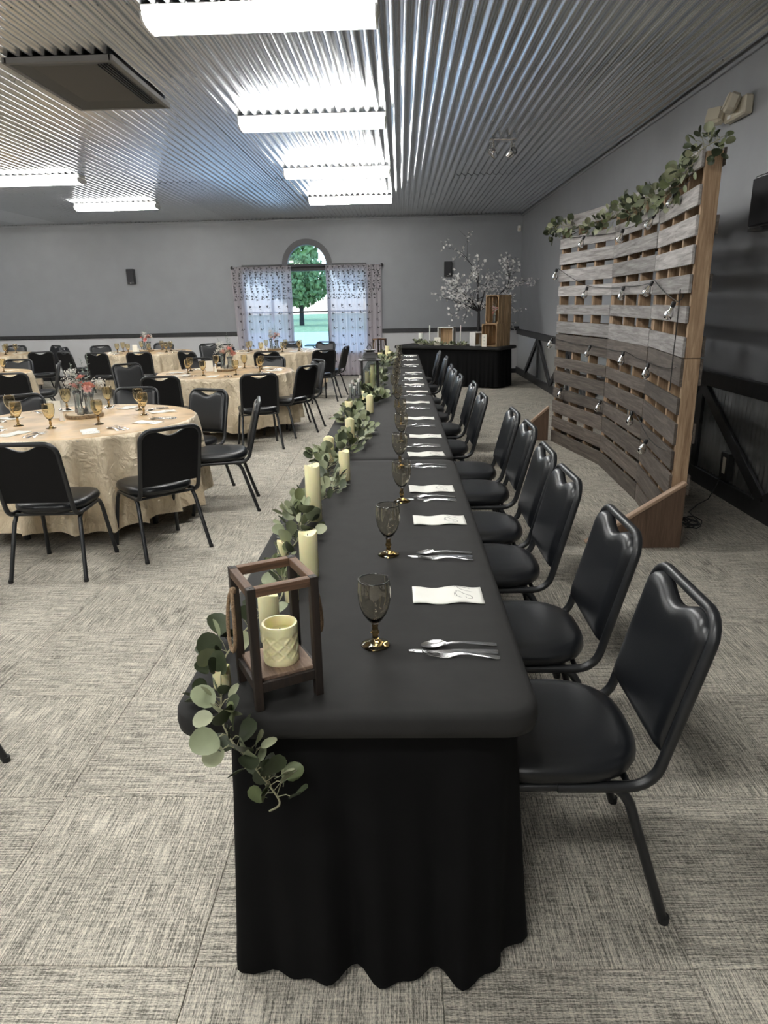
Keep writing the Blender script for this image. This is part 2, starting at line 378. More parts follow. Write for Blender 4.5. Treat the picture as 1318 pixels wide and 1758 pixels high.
# carpet: loose tiles where the seams can be seen, the rest as one field
TS = .61; X0 = -.53; Y0 = 1.287
def tile_mb(cx, cy, turn, seed, h=.006, gap=.0006):
    mb = MB(); d = TS / 2 - gap; mb.v = [(cx - d, cy - d, 0), (cx + d, cy - d, 0), (cx + d, cy + d, 0), (cx - d, cy + d, 0)]
    mb.f = [(0, 1, 2, 3)]; return mb
base = MB(); base.box(((XR + XL) / 2, (YB + YF) / 2, -.06), (XR - XL + .4, YB - YF + .4, .1))
floor = struct('floor', base, M['carpet'])
def tile_obj_mesh(turn, seed):
    mb = MB(); mb.bbox((0, 0, -.0045), (TS - .0016, TS - .0016, .009), .0012)
    me = mb.mesh('carpet_tile', M['carpet']); ul = me.uv_layers.new(name='UVMap')
    for lp in me.loops:
        x, y, z = me.vertices[lp.vertex_index].co
        u, v = (x, y) if not turn else (y, x)
        ul.data[lp.index].uv = (u + seed * 1.7, v + seed * 2.3)
    return me
tms = {t: [tile_obj_mesh(t, k + (9 if t else 1)) for k in range(4)] for t in (0, 1)}
far = MB(); fuv = []
ix0 = math.floor((XL - X0) / TS); ix1 = math.ceil((XR - X0) / TS); iy0 = math.floor((YF - Y0) / TS); iy1 = math.ceil((YB - Y0) / TS)
rt = random.Random(3)
for i in range(ix0, ix1):
    for j in range(iy0, iy1):
        xa, ya = X0 + i * TS, Y0 + j * TS; xb, yb = min(xa + TS, XR), min(ya + TS, YB); xa = max(xa, XL); ya2 = max(ya, YF)
        turn = (i + j) % 2
        near = (i >= -6) and (-1 <= j <= 12) and (xb - xa > TS - .01)
        if near:
            o = ob('carpet_tile', tms[turn][rt.randrange(4)], floor, (xa + TS / 2, ya + TS / 2, 0))
        else:
            k = len(far.v); far.v += [(xa, ya2, 0), (xb, ya2, 0), (xb, yb, 0), (xa, yb, 0)]; far.f.append((k, k + 1, k + 2, k + 3))
            s1 = rt.random() * 20
            for (x, y) in ((xa, ya2), (xb, ya2), (xb, yb), (xa, yb)): fuv.append(((x if not turn else y) + s1, (y if not turn else x) + s1))
far.uv = fuv
fo = far.build('carpet_field', M['carpet'], floor); fo['kind'] = 'stuff'

# back wall with a wide window opening and an arch over its middle
WX0, WX1, WZ0, WZ1 = -3.42, -.72, .50, 2.30; AX, AR, AZ = -2.0, .44, 2.36
def wall_piece(mb, x0, x1, z0, z1, y=YB, t=.2): mb.box(((x0 + x1) / 2, y + t / 2, (z0 + z1) / 2), (x1 - x0, t, z1 - z0))
RAIL = .93
up = MB()
wall_piece(up, XL - .2, WX0, RAIL, ZC + .1); wall_piece(up, WX1, XR + .2, RAIL, ZC + .1)
wall_piece(up, WX0, AX - AR, WZ1, ZC + .1); wall_piece(up, AX + AR, WX1, WZ1, ZC + .1)
N = 24
for i in range(N):
    a0 = PI - PI * i / N; a1 = PI - PI * (i + 1) / N
    x0, z0, x1, z1 = AX + AR * math.cos(a0), AZ + AR * math.sin(a0), AX + AR * math.cos(a1), AZ + AR * math.sin(a1)
    up.prism([(x0, z0), (x1, z1), (x1, ZC + .1), (x0, ZC + .1)], YB, YB + .2, 'y')
wall_back = struct('wall_back', up, M['wall'])
lo = MB(); wall_piece(lo, XL - .2, WX0, 0, RAIL); wall_piece(lo, WX1, XR + .2, 0, RAIL); wall_piece(lo, WX0, WX1, 0, WZ0)
struct('lower_panel', lo, M['wainscot'], wall_back, label='pale grey lower wall panel')
tr_ = MB(); tr_.bbox(((XL + WX0 - .2) / 2, YB - .014, .965), (WX0 - .2 - XL, .028, .085), .004); tr_.bbox(((WX1 + .2 + XR) / 2, YB - .014, .965), (XR - WX1 - .2, .028, .085), .004)
struct('trim_1', tr_, M['blackwood'], label='black chair rail along the back wall')
bb = MB(); bb.bbox(((XL + XR) / 2, YB - .01, .05), (XR - XL, .02, .10), .003); struct('baseboard_back', bb, M['blackwood'])
ct = MB(); ct.bbox(((XL + XR) / 2, YB - .012, ZC - .005), (XR - XL, .024, .035), .004); struct('trim_2', ct, M['wall'])
# right wall: painted above, corrugated steel framed by black boards below
rw = MB(); rw.box((XR + .1, (YB + YF) / 2, (ZC + .1) / 2), (.2, YB - YF + .4, ZC + .1)); wall_right = struct('wall_right', rw, M['wall'])
def corr(L, W, pitch, amp, ny=2, per=8):
    """corrugated sheet: L along y, W along x, in the xy plane, waves across x"""
    mb = MB(); nx = int(round(W / pitch)) * per
    def prof(u):
        x = u * W; c = math.cos(2 * PI * x / pitch); return amp * max(-1, min(1, 1.35 * c))
    mb.grid(lambda u, v: ((u - .5) * W, (v - .5) * L, prof(u)), nx, ny - 1); return mb
wp = corr(.93, 2.44, .061, .008, 2, 6)
wpm = wp.mesh('steel_sheet', M['galvwall'], 50)
y = YB - 1.22
while y > YF - 1:
    # local x -> -y world, local y -> z, local z -> -x
    mw = Matrix(((0, 0, -1, XR - .011), (-1, 0, 0, y), (0, 1, 0, .46), (0, 0, 0, 1)))
    ob('steel_sheet', wpm, wall_right, mw=mw); y -= 2.44
rb = MB(); rb.bbox((XR - .027, (YB + YF) / 2, .90), (.054, YB - YF, .115), .005); struct('trim_3', rb, M['blackwood'], label='black rail capping the steel wainscot on the right wall')
rb = MB(); rb.bbox((XR - .024, (YB + YF) / 2, .07), (.048, YB - YF, .14), .005); struct('baseboard_right', rb, M['blackwood'])
def board(p, q, w, t=.028, xo=.038, name='board'):
    p = Vector(p); q = Vector(q); d = q - p; L = d.length; ang = math.atan2(d.y, d.x)
    mb = MB(); mb.bbox((0, 0, 0), (L, w, t), .003)
    c = (p + q) / 2
    # local x along (dy,dz)
    e1 = Vector((0, d.x, d.y)) / L; e3 = Vector((-1, 0, 0)); e2 = e3.cross(e1)
    mw = Matrix((e1, e2, e3)).transposed().to_4x4(); mw.translation = (XR - xo, c.x, c.y)
    ob(name, mb.mesh(name, M['blackwood']), wall_right, mw=mw)
for k in range(-5, 4):
    ya = 5.98 + 2.44 * k
    if ya > YB + 1: continue
    board((ya, .14), (ya, .845), .10, xo=.034)
    board((ya + .05, .83), (ya + 1.2, .15), .10, xo=.040); board((ya - .05, .83), (ya - 1.2, .15), .10, xo=.040)
lt = MB(); lt.box((XL - .1, (YB + YF) / 2, ZC / 2), (.2, YB - YF + .4, ZC + .1)); struct('wall_left', lt, M['wall'])
ft = MB(); ft.box(((XR + XL) / 2, YF - .1, ZC / 2), (XR - XL + .4, .2, ZC + .1)); struct('wall_front', ft, M['wall'])
ct = MB(); ct.bbox((XR - .012, (YB + YF) / 2, ZC - .02), (.024, YB - YF, .03), .004); struct('trim_4', ct, M['wall'])

# ceiling: corrugated galvanised sheets lapped under a deck
dk = MB(); dk.box(((XR + XL) / 2, (YB + YF) / 2, ZC + .12), (XR - XL + .4, YB - YF + .4, .1)); ceiling = struct('ceiling', dk, M['galv'])
PIT = .0889; SW = PIT * 10
sheet = [corr(4.80, SW + .004, PIT, .0115, 2, 8).mesh('ceiling_sheet', M['galv'], 60)]
nr = 0; x = XR - SW / 2
while x > XL - SW / 2:
    for j in range(5):
        yc = YF + 2.39 + j * 4.78
        o = ob('ceiling_sheet', sheet[0], ceiling, (x, yc, ZC + .02 + .0012 * (j % 2)), rot=(random.uniform(-.0012, .0012), random.uniform(-.004, .004), 0))
    x -= SW
sc_ = MB()
for j in range(18):
    yy = YF + .7 + j * 1.36
    xx = XR - .1
    while xx > XL:
        sc_.lathe([(.006, -.004), (.006, 0), (.002, .002)], 6, (xx + random.uniform(-.01, .01), yy, ZC + .006)); xx -= PIT * 2
so = sc_.build('screw', M['screw'], ceiling); so['kind'] = 'stuff'

# window
win = bpy.data.objects.new('window_1', None); COL.objects.link(win); win['kind'] = 'structure'; win.location = (0, 0, 0)
fw = MB()
def fbar(x0, x1, z0, z1, y0=YB - .03, y1=YB + .09): fw.bbox(((x0 + x1) / 2, (y0 + y1) / 2, (z0 + z1) / 2), (x1 - x0, y1 - y0, z1 - z0), .005)
fbar(WX0 - .06, WX0 + .03, WZ0 - .05, WZ1 + .05); fbar(WX1 - .03, WX1 + .06, WZ0 - .05, WZ1 + .05)
fbar(WX0, WX1, WZ1 - .05, WZ1 + .09); fbar(WX0, WX1, WZ0 - .07, WZ0 + .03)
fbar(AX - AR - .03, AX - AR + .035, WZ0, WZ1); fbar(AX + AR - .035, AX + AR + .03, WZ0, WZ1)
fw.build('window_frame', M['blackwood'], win)
for (x0, x1) in ((WX0, AX - AR), (AX - AR, AX + AR), (AX + AR, WX1)):
    f2 = MB(); f2.bbox(((x0 + x1) / 2, YB + .04, 1.40), (x1 - x0 - .06, .04, .035), .004); f2.build('sash_rail', M['blackwood'], win)
    g = MB(); g.box(((x0 + x1) / 2, YB + .06, (WZ0 + WZ1) / 2), (x1 - x0 - .05, .005, WZ1 - WZ0 - .04)); g.build('pane', M['pane'], win)
ar = MB(); r1, r2 = AR - .03, AR + .10
def arc_prism(mb, r1, r2, y0, y1, n=28):
    for i in range(n):
        a0 = PI * i / n; a1 = PI * (i + 1) / n
        mb.prism([(AX + r1 * math.cos(a0), AZ + r1 * math.sin(a0)), (AX + r2 * math.cos(a0), AZ + r2 * math.sin(a0)), (AX + r2 * math.cos(a1), AZ + r2 * math.sin(a1)), (AX + r1 * math.cos(a1), AZ + r1 * math.sin(a1))], y0, y1, 'y')
arc_prism(ar, AR + .0, AR + .10, YB - .035, YB - .0); arc_prism(ar, AR - .02, AR + .02, YB - .05, YB + .1)
ar.build('arch_casing', plain('grey casing', (.10, .10, .105), .5), win)
g = MB(); g.prism([(AX + (AR - .02) * math.cos(PI * i / 20), AZ + (AR - .02) * math.sin(PI * i / 20)) for i in range(21)], YB + .05, YB + .055, 'y'); g.build('pane', M['pane'], win)

# outside
gr = MB(); gr.box((0, 75, -.25), (220, 118, .1)); struct('ground', gr, M['grass'])
lot = MB(); lot.box((-3, 31, -.19), (60, 30, .04)); struct('pavement', lot, M['asphalt'])
def tree_out(x, y, h, r, seed, label):
    t = thing('leafy_tree', label, 'tree', (x, y, -.2), 0, 'trees beyond the window')
    R = random.Random(seed); tk = MB(); tk.tube([(0, 0, 0), (.05, 0, h * .35), (0, .1, h * .6)], [.22, .16, .1], 8); tk.build('trunk', M['trunk'], t)
    fo = MB()
    for i in range(2200):
        a = R.random() * 2 * PI; b = math.acos(R.uniform(-1, 1)); q = R.random() ** .4 * r
        c = Vector((q * math.sin(b) * math.cos(a), q * math.sin(b) * math.sin(a), h * .68 + q * .8 * math.cos(b)))
        m3 = Euler((R.random() * 6, R.random() * 6, R.random() * 6)).to_matrix(); d = R.uniform(.10, .2) * r / 3
        fo.quad(*[c + m3 @ Vector(p) for p in ((-d, -d, 0), (d, -d, .1), (d, d, 0), (-d, d, .1))])
    o = fo.build('foliage', M['foliage'], t); o['kind'] = 'stuff'
tree_out(-8.6, 62, 5.4, 2.7, 1, 'broad green tree on the lawn behind the window, its trunk in the middle pane')
tree_out(-15, 84, 12, 5.5, 2, 'large distant tree beyond the window, left of the middle pane')
tree_out(-3, 86, 11, 5.5, 3, 'large distant tree beyond the window, right of the middle pane')
tree_out(2, 60, 6, 2.6, 4, 'smaller distant tree seen through the right curtain')
tree_out(-18, 62, 6, 3, 5, 'distant tree seen through the left curtain')
# outdoor folding table
t = thing('patio_table', 'small dark green patio table standing outside the middle window pane', 'table', (-1.95, 18.2, -.17))
MB().bbox((0, 0, .72), (1.0, .6, .03), .006).build('tabletop', plain('green plastic top', (.05, .12, .09), .5), t)
for sx in (-1, 1):
    for sy in (-1, 1): MB().tube([(sx * .38, sy * .22, 0), (-sx * .30, sy * .22, .71)], .014, 6).build('leg', M['frame'], t)

# ------------------------------------------------------------------ ceiling lights
def light(label, xc, yc, L=1.42):
    t = thing('ceiling_light', label, 'ceiling light', (xc, yc, ZC), 0, 'fluorescent ceiling lights')
    MB().bbox((0, 0, -.012), (L, .20, .05), .006).build('housing', M['white'], t)
    prof = [(-.13, -.035), (-.14, -.05), (-.125, -.082), (-.08, -.098), (0, -.103), (.08, -.098), (.125, -.082), (.14, -.05), (.13, -.035)]
    mb = MB(); mb.rings([[(xx, a, b) for a, b in prof] for xx in (-L / 2 + .012, L / 2 - .012)]); mb.build('lens', M['lens'], t, 30)
    for s_ in (-1, 1):
        mb = MB(); mb.rings([[(s_ * (L / 2 - .013) + d, a * 1.04, b * 1.03 + .001) for a, b in prof] for d in (-.006, .008)]); mb.build('end_cap', M['white'], t)
names = {1: 'nearest', 2: 'second', 3: 'third', 4: 'farthest'}
YL = [-5.6, -3.0, -.4, 2.2, 4.86, 7.42, 10.1, 12.68]
for i, y in enumerate(YL):
    light('fluorescent ceiling light above the head table, ' + ['rearmost behind the viewer', 'second from the rear behind the viewer', 'third from the rear above the viewer', 'just behind the picture edge', 'largest at the top of the photo', 'second from the top', 'third from the top', 'smallest and nearest the window'][i], -.82, y)
for i, (x, y) in enumerate(((-4.95, -3.0), (-4.95, -.4), (-4.95, 2.2), (-4.95, 4.86), (-4.95, 7.42), (-4.98, 10.1), (-4.85, 12.75))):
    light('fluorescent ceiling light over the round tables, ' + ['rearmost behind the viewer', 'level with the viewer', 'out of frame near the entrance', 'out of frame at left', 'out of frame left of the vent', 'cut by the left photo edge', 'whole strip nearest the back wall'][i], x, y)
for i, (x, y) in enumerate(((-8.7, 4.86), (-8.7, 7.42), (-8.7, 10.1), (-8.75, 12.9))):
    light('fluorescent ceiling light of the far left row, ' + ['first', 'second', 'third', 'thin strip at the left photo edge'][i], x, y)

# return air vent
t = thing('air_vent', 'large black return air vent set in the metal ceiling', 'vent', (-2.42, 6.20, ZC + .006), 0)
fr_ = MB(); W2, L2 = .385, .62
for sx in (-1, 1): fr_.bbox((sx * W2, 0, -.020), (.035, L2 * 2 + .035, .04), .003)
for sy in (-1, 1): fr_.bbox((0, sy * L2, -.020), (W2 * 2, .035, .04), .003)
fr_.build('frame', plain('brushed vent rim', (.16, .155, .15), .45, .7), t)
mb = MB(); o_, i_ = [(-W2, -L2), (W2, -L2), (W2, L2), (-W2, L2)], [(-W2 + .12, -L2 + .16), (W2 - .12, -L2 + .16), (W2 - .12, L2 - .16), (-W2 + .12, L2 - .16)]
for k in range(4):
    a, b = o_[k], o_[(k + 1) % 4]; c, d = i_[(k + 1) % 4], i_[k]
    mb.quad((*a, -.038), (*d, -.010), (*c, -.010), (*b, -.038))
mb.build('bevel', plain('vent paint', (.05, .05, .048), .5), t)
MB().box((0, 0, -.008), (W2 * 2 - .23, L2 * 2 - .31, .006)).build('panel', plain('vent filter face', (.10, .095, .09), .8, bump=.4, bscale=200), t)
for k in range(5): MB().bbox((-W2 + .16 - .033 * 0 + W2 * 2 - .32 + .02 + k * .022, 0, -.030 + k * .001), (.006, L2 * 2 - .2, .012), .002).build('slat', M['darkplastic'], t)

# chrome spot light cluster on the ceiling
t = thing('spot_light', 'small chrome spotlight fitting with two lamp heads on the metal ceiling', 'spotlight', (1.16, 8.55, ZC))
MB().bbox((0, 0, -.012), (.30, .10, .024), .004).build('mounting_plate', M['chrome'], t)
for sx in (-1, 1):
    a = MB(); a.tube([(sx * .10, 0, -.02), (sx * .10, 0, -.10)], .012, 8); a.tube([(sx * .13, 0, -.04), (sx * .14, 0, -.17)], .007, 8); a.build('arm', M['chrome'], t)
    h = MB(); rot = Euler((math.radians(70), 0, sx * .5)).to_matrix()
    pr = [(.02, -.05), (.035, -.045), (.042, .0), (.045, .05), (.038, .05), (.034, 0), (.01, -.02)]
    h.lathe(pr, 16); h.v = [tuple(rot @ Vector(p) + Vector((sx * .10, 0, -.15))) for p in h.v]; h.build('lamp_head', M['chrome'], t, 40)

# wall fittings
def wall_speaker(label, x, z):
    t = thing('wall_speaker', label, 'speaker', (x, YB - .0, z), 0, 'black wall speakers')
    MB().bbox((0, -.05, 0), (.165, .1, .31), .008).build('cabinet', M['darkplastic'], t)
    MB().bbox((0, -.103, .01), (.145, .006, .25), .002).build('grille', M['grillecloth'], t)
    MB().bbox((0, -.108, -.135), (.05, .004, .01), .001).build('badge', M['steel'], t)
wall_speaker('black rectangular speaker high on the back wall left of the window', -5.84, 2.21)
wall_speaker('black rectangular speaker on the back wall partly behind the blossom tree', 1.03, 2.22)
t = thing('wall_speaker', 'black angled speaker box on the right wall behind the pallet backdrop', 'speaker', (XR, 5.02, 2.16))
MB().bbox((-.10, 0, 0), (.16, .34, .34), .01).build('cabinet', M['darkplastic'], t)
MB().bbox((-.19, 0, .0), (.02, .30, .30), .006).build('grille', M['grillecloth'], t)
MB().bbox((-.012, 0, 0), (.024, .12, .2), .003).build('bracket', M['black'], t)
MB().bbox((-.17, .0, -.18), (.10, .2, .02), .004).build('lower_lip', M['darkplastic'], t)
t = thing('emergency_light', 'cream emergency light with two square lamp heads high on the right wall', 'emergency light', (XR, 5.90, 2.90))
MB().bbox((-.035, 0, 0), (.07, .34, .13), .012).build('housing', M['cream_plastic'], t)
for k, (yy, zz, rx) in enumerate(((-.06, .03, -.25), (.21, .0, .7))):
    R_ = Euler((0, .35, rx)).to_matrix()
    h = MB(); h.bbox((0, 0, 0), (.085, .135, .125), .02, R_); h.bbox(tuple(R_ @ Vector((-.045, 0, 0))), (.01, .11, .10), .004, R_)
    h.v = [(a - .115, b + yy, c + zz) for a, b, c in h.v]; h.build('lamp_head', M['cream_plastic'], t, 30)
MB().bbox((-.075, .06, -.04), (.006, .05, .025), .001).build('test_label', M['white'], t)
t = thing('motion_sensor', 'tiny white motion sensor in the top corner of the back wall', 'sensor', (2.53, YB, 3.0))
MB().bbox((0, -.025, 0), (.07, .05, .12), .012).build('housing', M['white'], t); MB().bbox((0, -.052, -.015), (.05, .006, .05), .002).build('lens_cover', M['cream_plastic'], t)
t = thing('wall_outlet', 'dark metal electric outlet box on the steel wainscot by the baseboard', 'outlet', (XR - .02, 5.36, .27))
MB().bbox((-.02, 0, 0), (.05, .13, .22), .004).build('box', M['black'], t); MB().bbox((-.048, -.01, .01), (.006, .045, .13), .002).build('faceplate', M['cream_plastic'], t)

# ------------------------------------------------------------------ curtains
t = thing('curtain_rod', 'dark curtain rod with round finials above the window', 'curtain rod', (AX, YB - .10, 2.335))
MB().tube([(-1.60, 0, 0), (1.60, 0, 0)], .012, 10).build('rod', M['black'], t)
for sx in (-1, 1):
    MB().lathe([(.012, -.02), (.02, -.012), (.034, .0), (.036, .014), (.028, .034), (.01, .045)], 14).build('finial', M['black'], t, 60, rot=(0, sx * PI / 2, 0), loc=(sx * 1.60, 0, 0))
    MB().bbox((sx * 1.5, .05, 0), (.02, .10, .03), .003).build('bracket', M['black'], t)
def curtain(x0, x1, label, seed):
    R = random.Random(seed); W = x1 - x0
    t = thing('sheer_curtain', label, 'curtain', ((x0 + x1) / 2, YB - .11, 0), 0, 'sheer curtains')
    ph = [R.random() * 6 for _ in range(4)]
    def P(u, v):
        z = .03 + 2.32 * (1 - v); x = (u - .5) * W * (1 - .05 * v) + (.02 * v)
        am = .012 + .02 * v
        y = am * math.sin(u * 2 * PI * 11 + ph[0] + .8 * math.sin(v * 3)) + .012 * math.sin(u * 2 * PI * 5.3 + ph[1] + v) * (.3 + v)
        return Vector((x, y - .012, z))
    MB().grid(P, 120, 16).build('cloth', M['sheer'], t, 'all')
    a = MB()
    rows = [.03, .06] + [.09 + .06 * k for k in range(4)] + [.115 + .06 * k for k in range(4)] + [.37, .43, .50, .57, .645, .72, .80, .88, .955]
    for k, v in enumerate(rows):
        n = 11 if v < .36 else 6
        for i in range(n):
            u = (i + .5 + (.25 if k % 2 else 0)) / n + R.uniform(-.012, .012)
            if u > .98: continue
            p = P(u, v) + Vector((0, -.012, 0)); an = R.uniform(-.5, .5) + (1.2 if k % 2 else 0); s_ = R.uniform(.85, 1.15)
            for (lx, lz, q) in ((.055, .034, .5), (-.050, .038, -.6), (.036, -.030, .9)):
                c, sn = math.cos(an + q), math.sin(an + q)
                pts = [(0, 0), (lx * .5, lz + .008), (lx, lz), (lx * .6, lz - .014)]
                a.quad(*[p + Vector(((c * X_ - sn * Z_) * s_, -.006 - abs(X_) * .3, (sn * X_ + c * Z_) * s_)) for X_, Z_ in pts])
    o = a.build('applique', M['applique'], t); o['kind'] = 'stuff'
curtain(-3.64, -2.34, 'sheer white curtain with grey appliques left of the window', 1)
curtain(-1.60, -.40, 'sheer white curtain with grey appliques right of the window', 2)

# ------------------------------------------------------------------ banquet chair
def arc(c, r, a0, a1, n, f):
    return [f(c[0] + r * math.cos(a0 + (a1 - a0) * i / n), c[1] + r * math.sin(a0 + (a1 - a0) * i / n)) for i in range(n + 1)]
def make_chair():
    t = thing('banquet_chair', 'x', 'chair')
    # seat: rounded cushion, fuller curve at the back
    def outline(s, z, n=40):
        o = []
        for i in range(n):
            a = 2 * PI * i / n; cx, sy = math.cos(a), math.sin(a); e = 4.5 if sy > 0 else 2.7
            k = (abs(cx) ** e + abs(sy) ** e) ** (-1 / e)
            o.append((cx * k * (.215 * s), sy * k * (.212 * s), z))
        return o
    prof = [(.93, .412), (.985, .418), (1.01, .432), (1.0, .448), (.965, .461), (.88, .4695), (.7, .4745), (.4, .4775), (.1, .478)]
    MB().rings([outline(a, b) for a, b in prof]).build('seat', M['vinyl'], t, 'all')
    MB().rings([outline(.9, .402), outline(.9, .413)]).build('seat_board', M['rubber'], t)
    # backrest pad in the leaning plane
    H = .36; B0 = Vector((0, -.238, .487)); T = Vector((0, -.098, .375)).normalized(); Nn = Vector((0, T.z, -T.y))
    def top(x):
        ax = abs(x); h = H
        if ax > .125: h = H - .065 + math.sqrt(max(0, .065 ** 2 - (ax - .125) ** 2)) if ax < .1895 else H - .065
        if ax < .108: h = min(h, H - .035 * (0.5 + .5 * math.cos(PI * ax / .108)) ** .8)
        return h + .0025
    def pt(x, h, d): return B0 + Vector((x, 0, 0)) + T * h + Nn * d
    def front(u, v):
        x = (u - .5) * .378; tp = top(x); vv = v; h = vv * tp
        ex = (.189 - abs(x)); ey = min(h, tp - h)
        fall = min(1, ex / .035) ; fall2 = min(1, ey / .032)
        puff = math.sqrt(max(0, 1 - (1 - fall) ** 2)) * math.sqrt(max(0, 1 - (1 - fall2) ** 2))
        return pt(x, h, .004 + .027 * puff)
    def back(u, v):
        x = (u - .5) * .378; return pt(x, v * top(x), -.006)
    def warp(i, n):  # denser sampling near the rims
        a = i / n; return .5 - .5 * math.cos(PI * a)
    mb = MB(); nu, nv = 28, 14
    mb.grid(lambda a, b: front(warp(a, 1), warp(b, 1)), nu, nv); k = len(mb.v)
    mb.grid(lambda a, b: back(1 - warp(a, 1), warp(b, 1)), nu, nv)
    # rim
    fr_idx = [0 + i * (nv + 1) for i in range(nu + 1)] + [nu * (nv + 1) + j for j in range(1, nv + 1)] + [i * (nv + 1) + nv for i in range(nu - 1, -1, -1)] + [j for j in range(nv - 1, 0, -1)]
    bk = lambda i, j: k + (nu - i) * (nv + 1) + j
    bk_idx = [bk(i, 0) for i in range(nu + 1)] + [bk(nu, j) for j in range(1, nv + 1)] + [bk(i, nv) for i in range(nu - 1, -1, -1)] + [bk(0, j) for j in range(nv - 1, 0, -1)]
    m_ = len(fr_idx)
    for i in range(m_): mb.f.append((fr_idx[i], fr_idx[(i + 1) % m_], bk_idx[(i + 1) % m_], bk_idx[i]))
    bo = mb.build('backrest', M['vinyl'], t, 50); bo.data.materials.append(M['backpanel'])
    for pl in bo.data.polygons:
        if pl.index >= nu * nv: pl.material_index = 1
    # back frame loop
    W = .197; pts = []
    for s_ in (-1, 1):
        side = [(s_ * W, .02, .398), (s_ * W, -.10, .398)]
        for i in range(6):
            a = -PI / 2 - (PI / 2 - .25) * i / 5; side.append((s_ * W, -.155 + .078 * math.cos(a), .476 + .078 * math.sin(a)))
        base_ = B0 + T * (H - .055); side.append((s_ * W, B0.y + T.y * .06, B0.z + T.z * .06)); side.append((s_ * W, base_.y, base_.z))
        for i in range(1, 6):
            a = (PI / 2) * i / 5; xx = W - .068 + .068 * math.cos(a); hh = H - .055 + .068 * math.sin(a)
            q = B0 + T * hh; side.append((s_ * xx, q.y, q.z))
        pts.append(side)
    loop = pts[0] + list(reversed(pts[1]))
    MB().tube(loop, .0142, 8, flat=1.0, up=(1, 0, 0)).build('back_frame', M['frame'], t, 60)
    # side leg frames: each is one bent leg half
    for s_ in (-1, 1):
        for yf, yt in ((.235, .17), (-.27, -.15)):
            d = 1 if yf > 0 else -1; x0, x1 = s_ * .225, s_ * .192
            p = [(x0, yf, .0)]; p.append((x1 + (x0 - x1) * .12, yt + (yf - yt) * .12, .345))
            for i in range(1, 6):
                a = PI / 2 * i / 5; p.append((x1, yt - d * .05 + d * (.05 * math.cos(a)) + (yf - yt) * .08 * (1 - i / 5), .345 + .05 * math.sin(a)))
            p.append((x1, 0.01, .397))
            MB().tube(p, .0132, 8, up=(1, 0, 0)).build('leg', M['frame'], t, 60)
            MB().lathe([(.0142, 0), (.0142, .020)], 10, (x0, yf, 0)).build('foot_cap', M['rubber'], t)
    for yy in (-.16, .15): MB().tube([(-.192, yy, .393), (.192, yy, .393)], .009, 8).build('stretcher', M['frame'], t, 60)
    return t
CH = make_chair()
def chair_at_head(hx, hy, facing_deg, label, group):
    a = math.radians(facing_deg); fx, fy = math.cos(a), math.sin(a)
    return place(CH, (hx + .335 * fx, hy + .335 * fy, 0), a - PI / 2, label, group)
row = [(.71, 1.645, 180), (.72, 2.22, 180), (.695, 2.87, 181), (.71, 3.38, 179), (.748, 4.08, 180), (.74, 4.61, 180), (.63, 5.45, 181), (.645, 6.27, 180), (.58, 6.95, 180), (.565, 7.52, 182), (.57, 8.11, 179), (.60, 9.40, 180), (.565, 10.45, 180)]
for i, (x, y, a) in enumerate(row):
    chair_at_head(x + .02, y, a, 'black vinyl banquet chair along the right side of the head table, %s from the camera' % ORD[i], 'chairs along the head table')
T1, T2, T3, T4, T5, T6 = (-2.44, 5.14), (-2.24, 8.88), (-2.33, 12.88), (-4.84, 13.25), (-8.0, 13.4), (-5.88, 9.2)
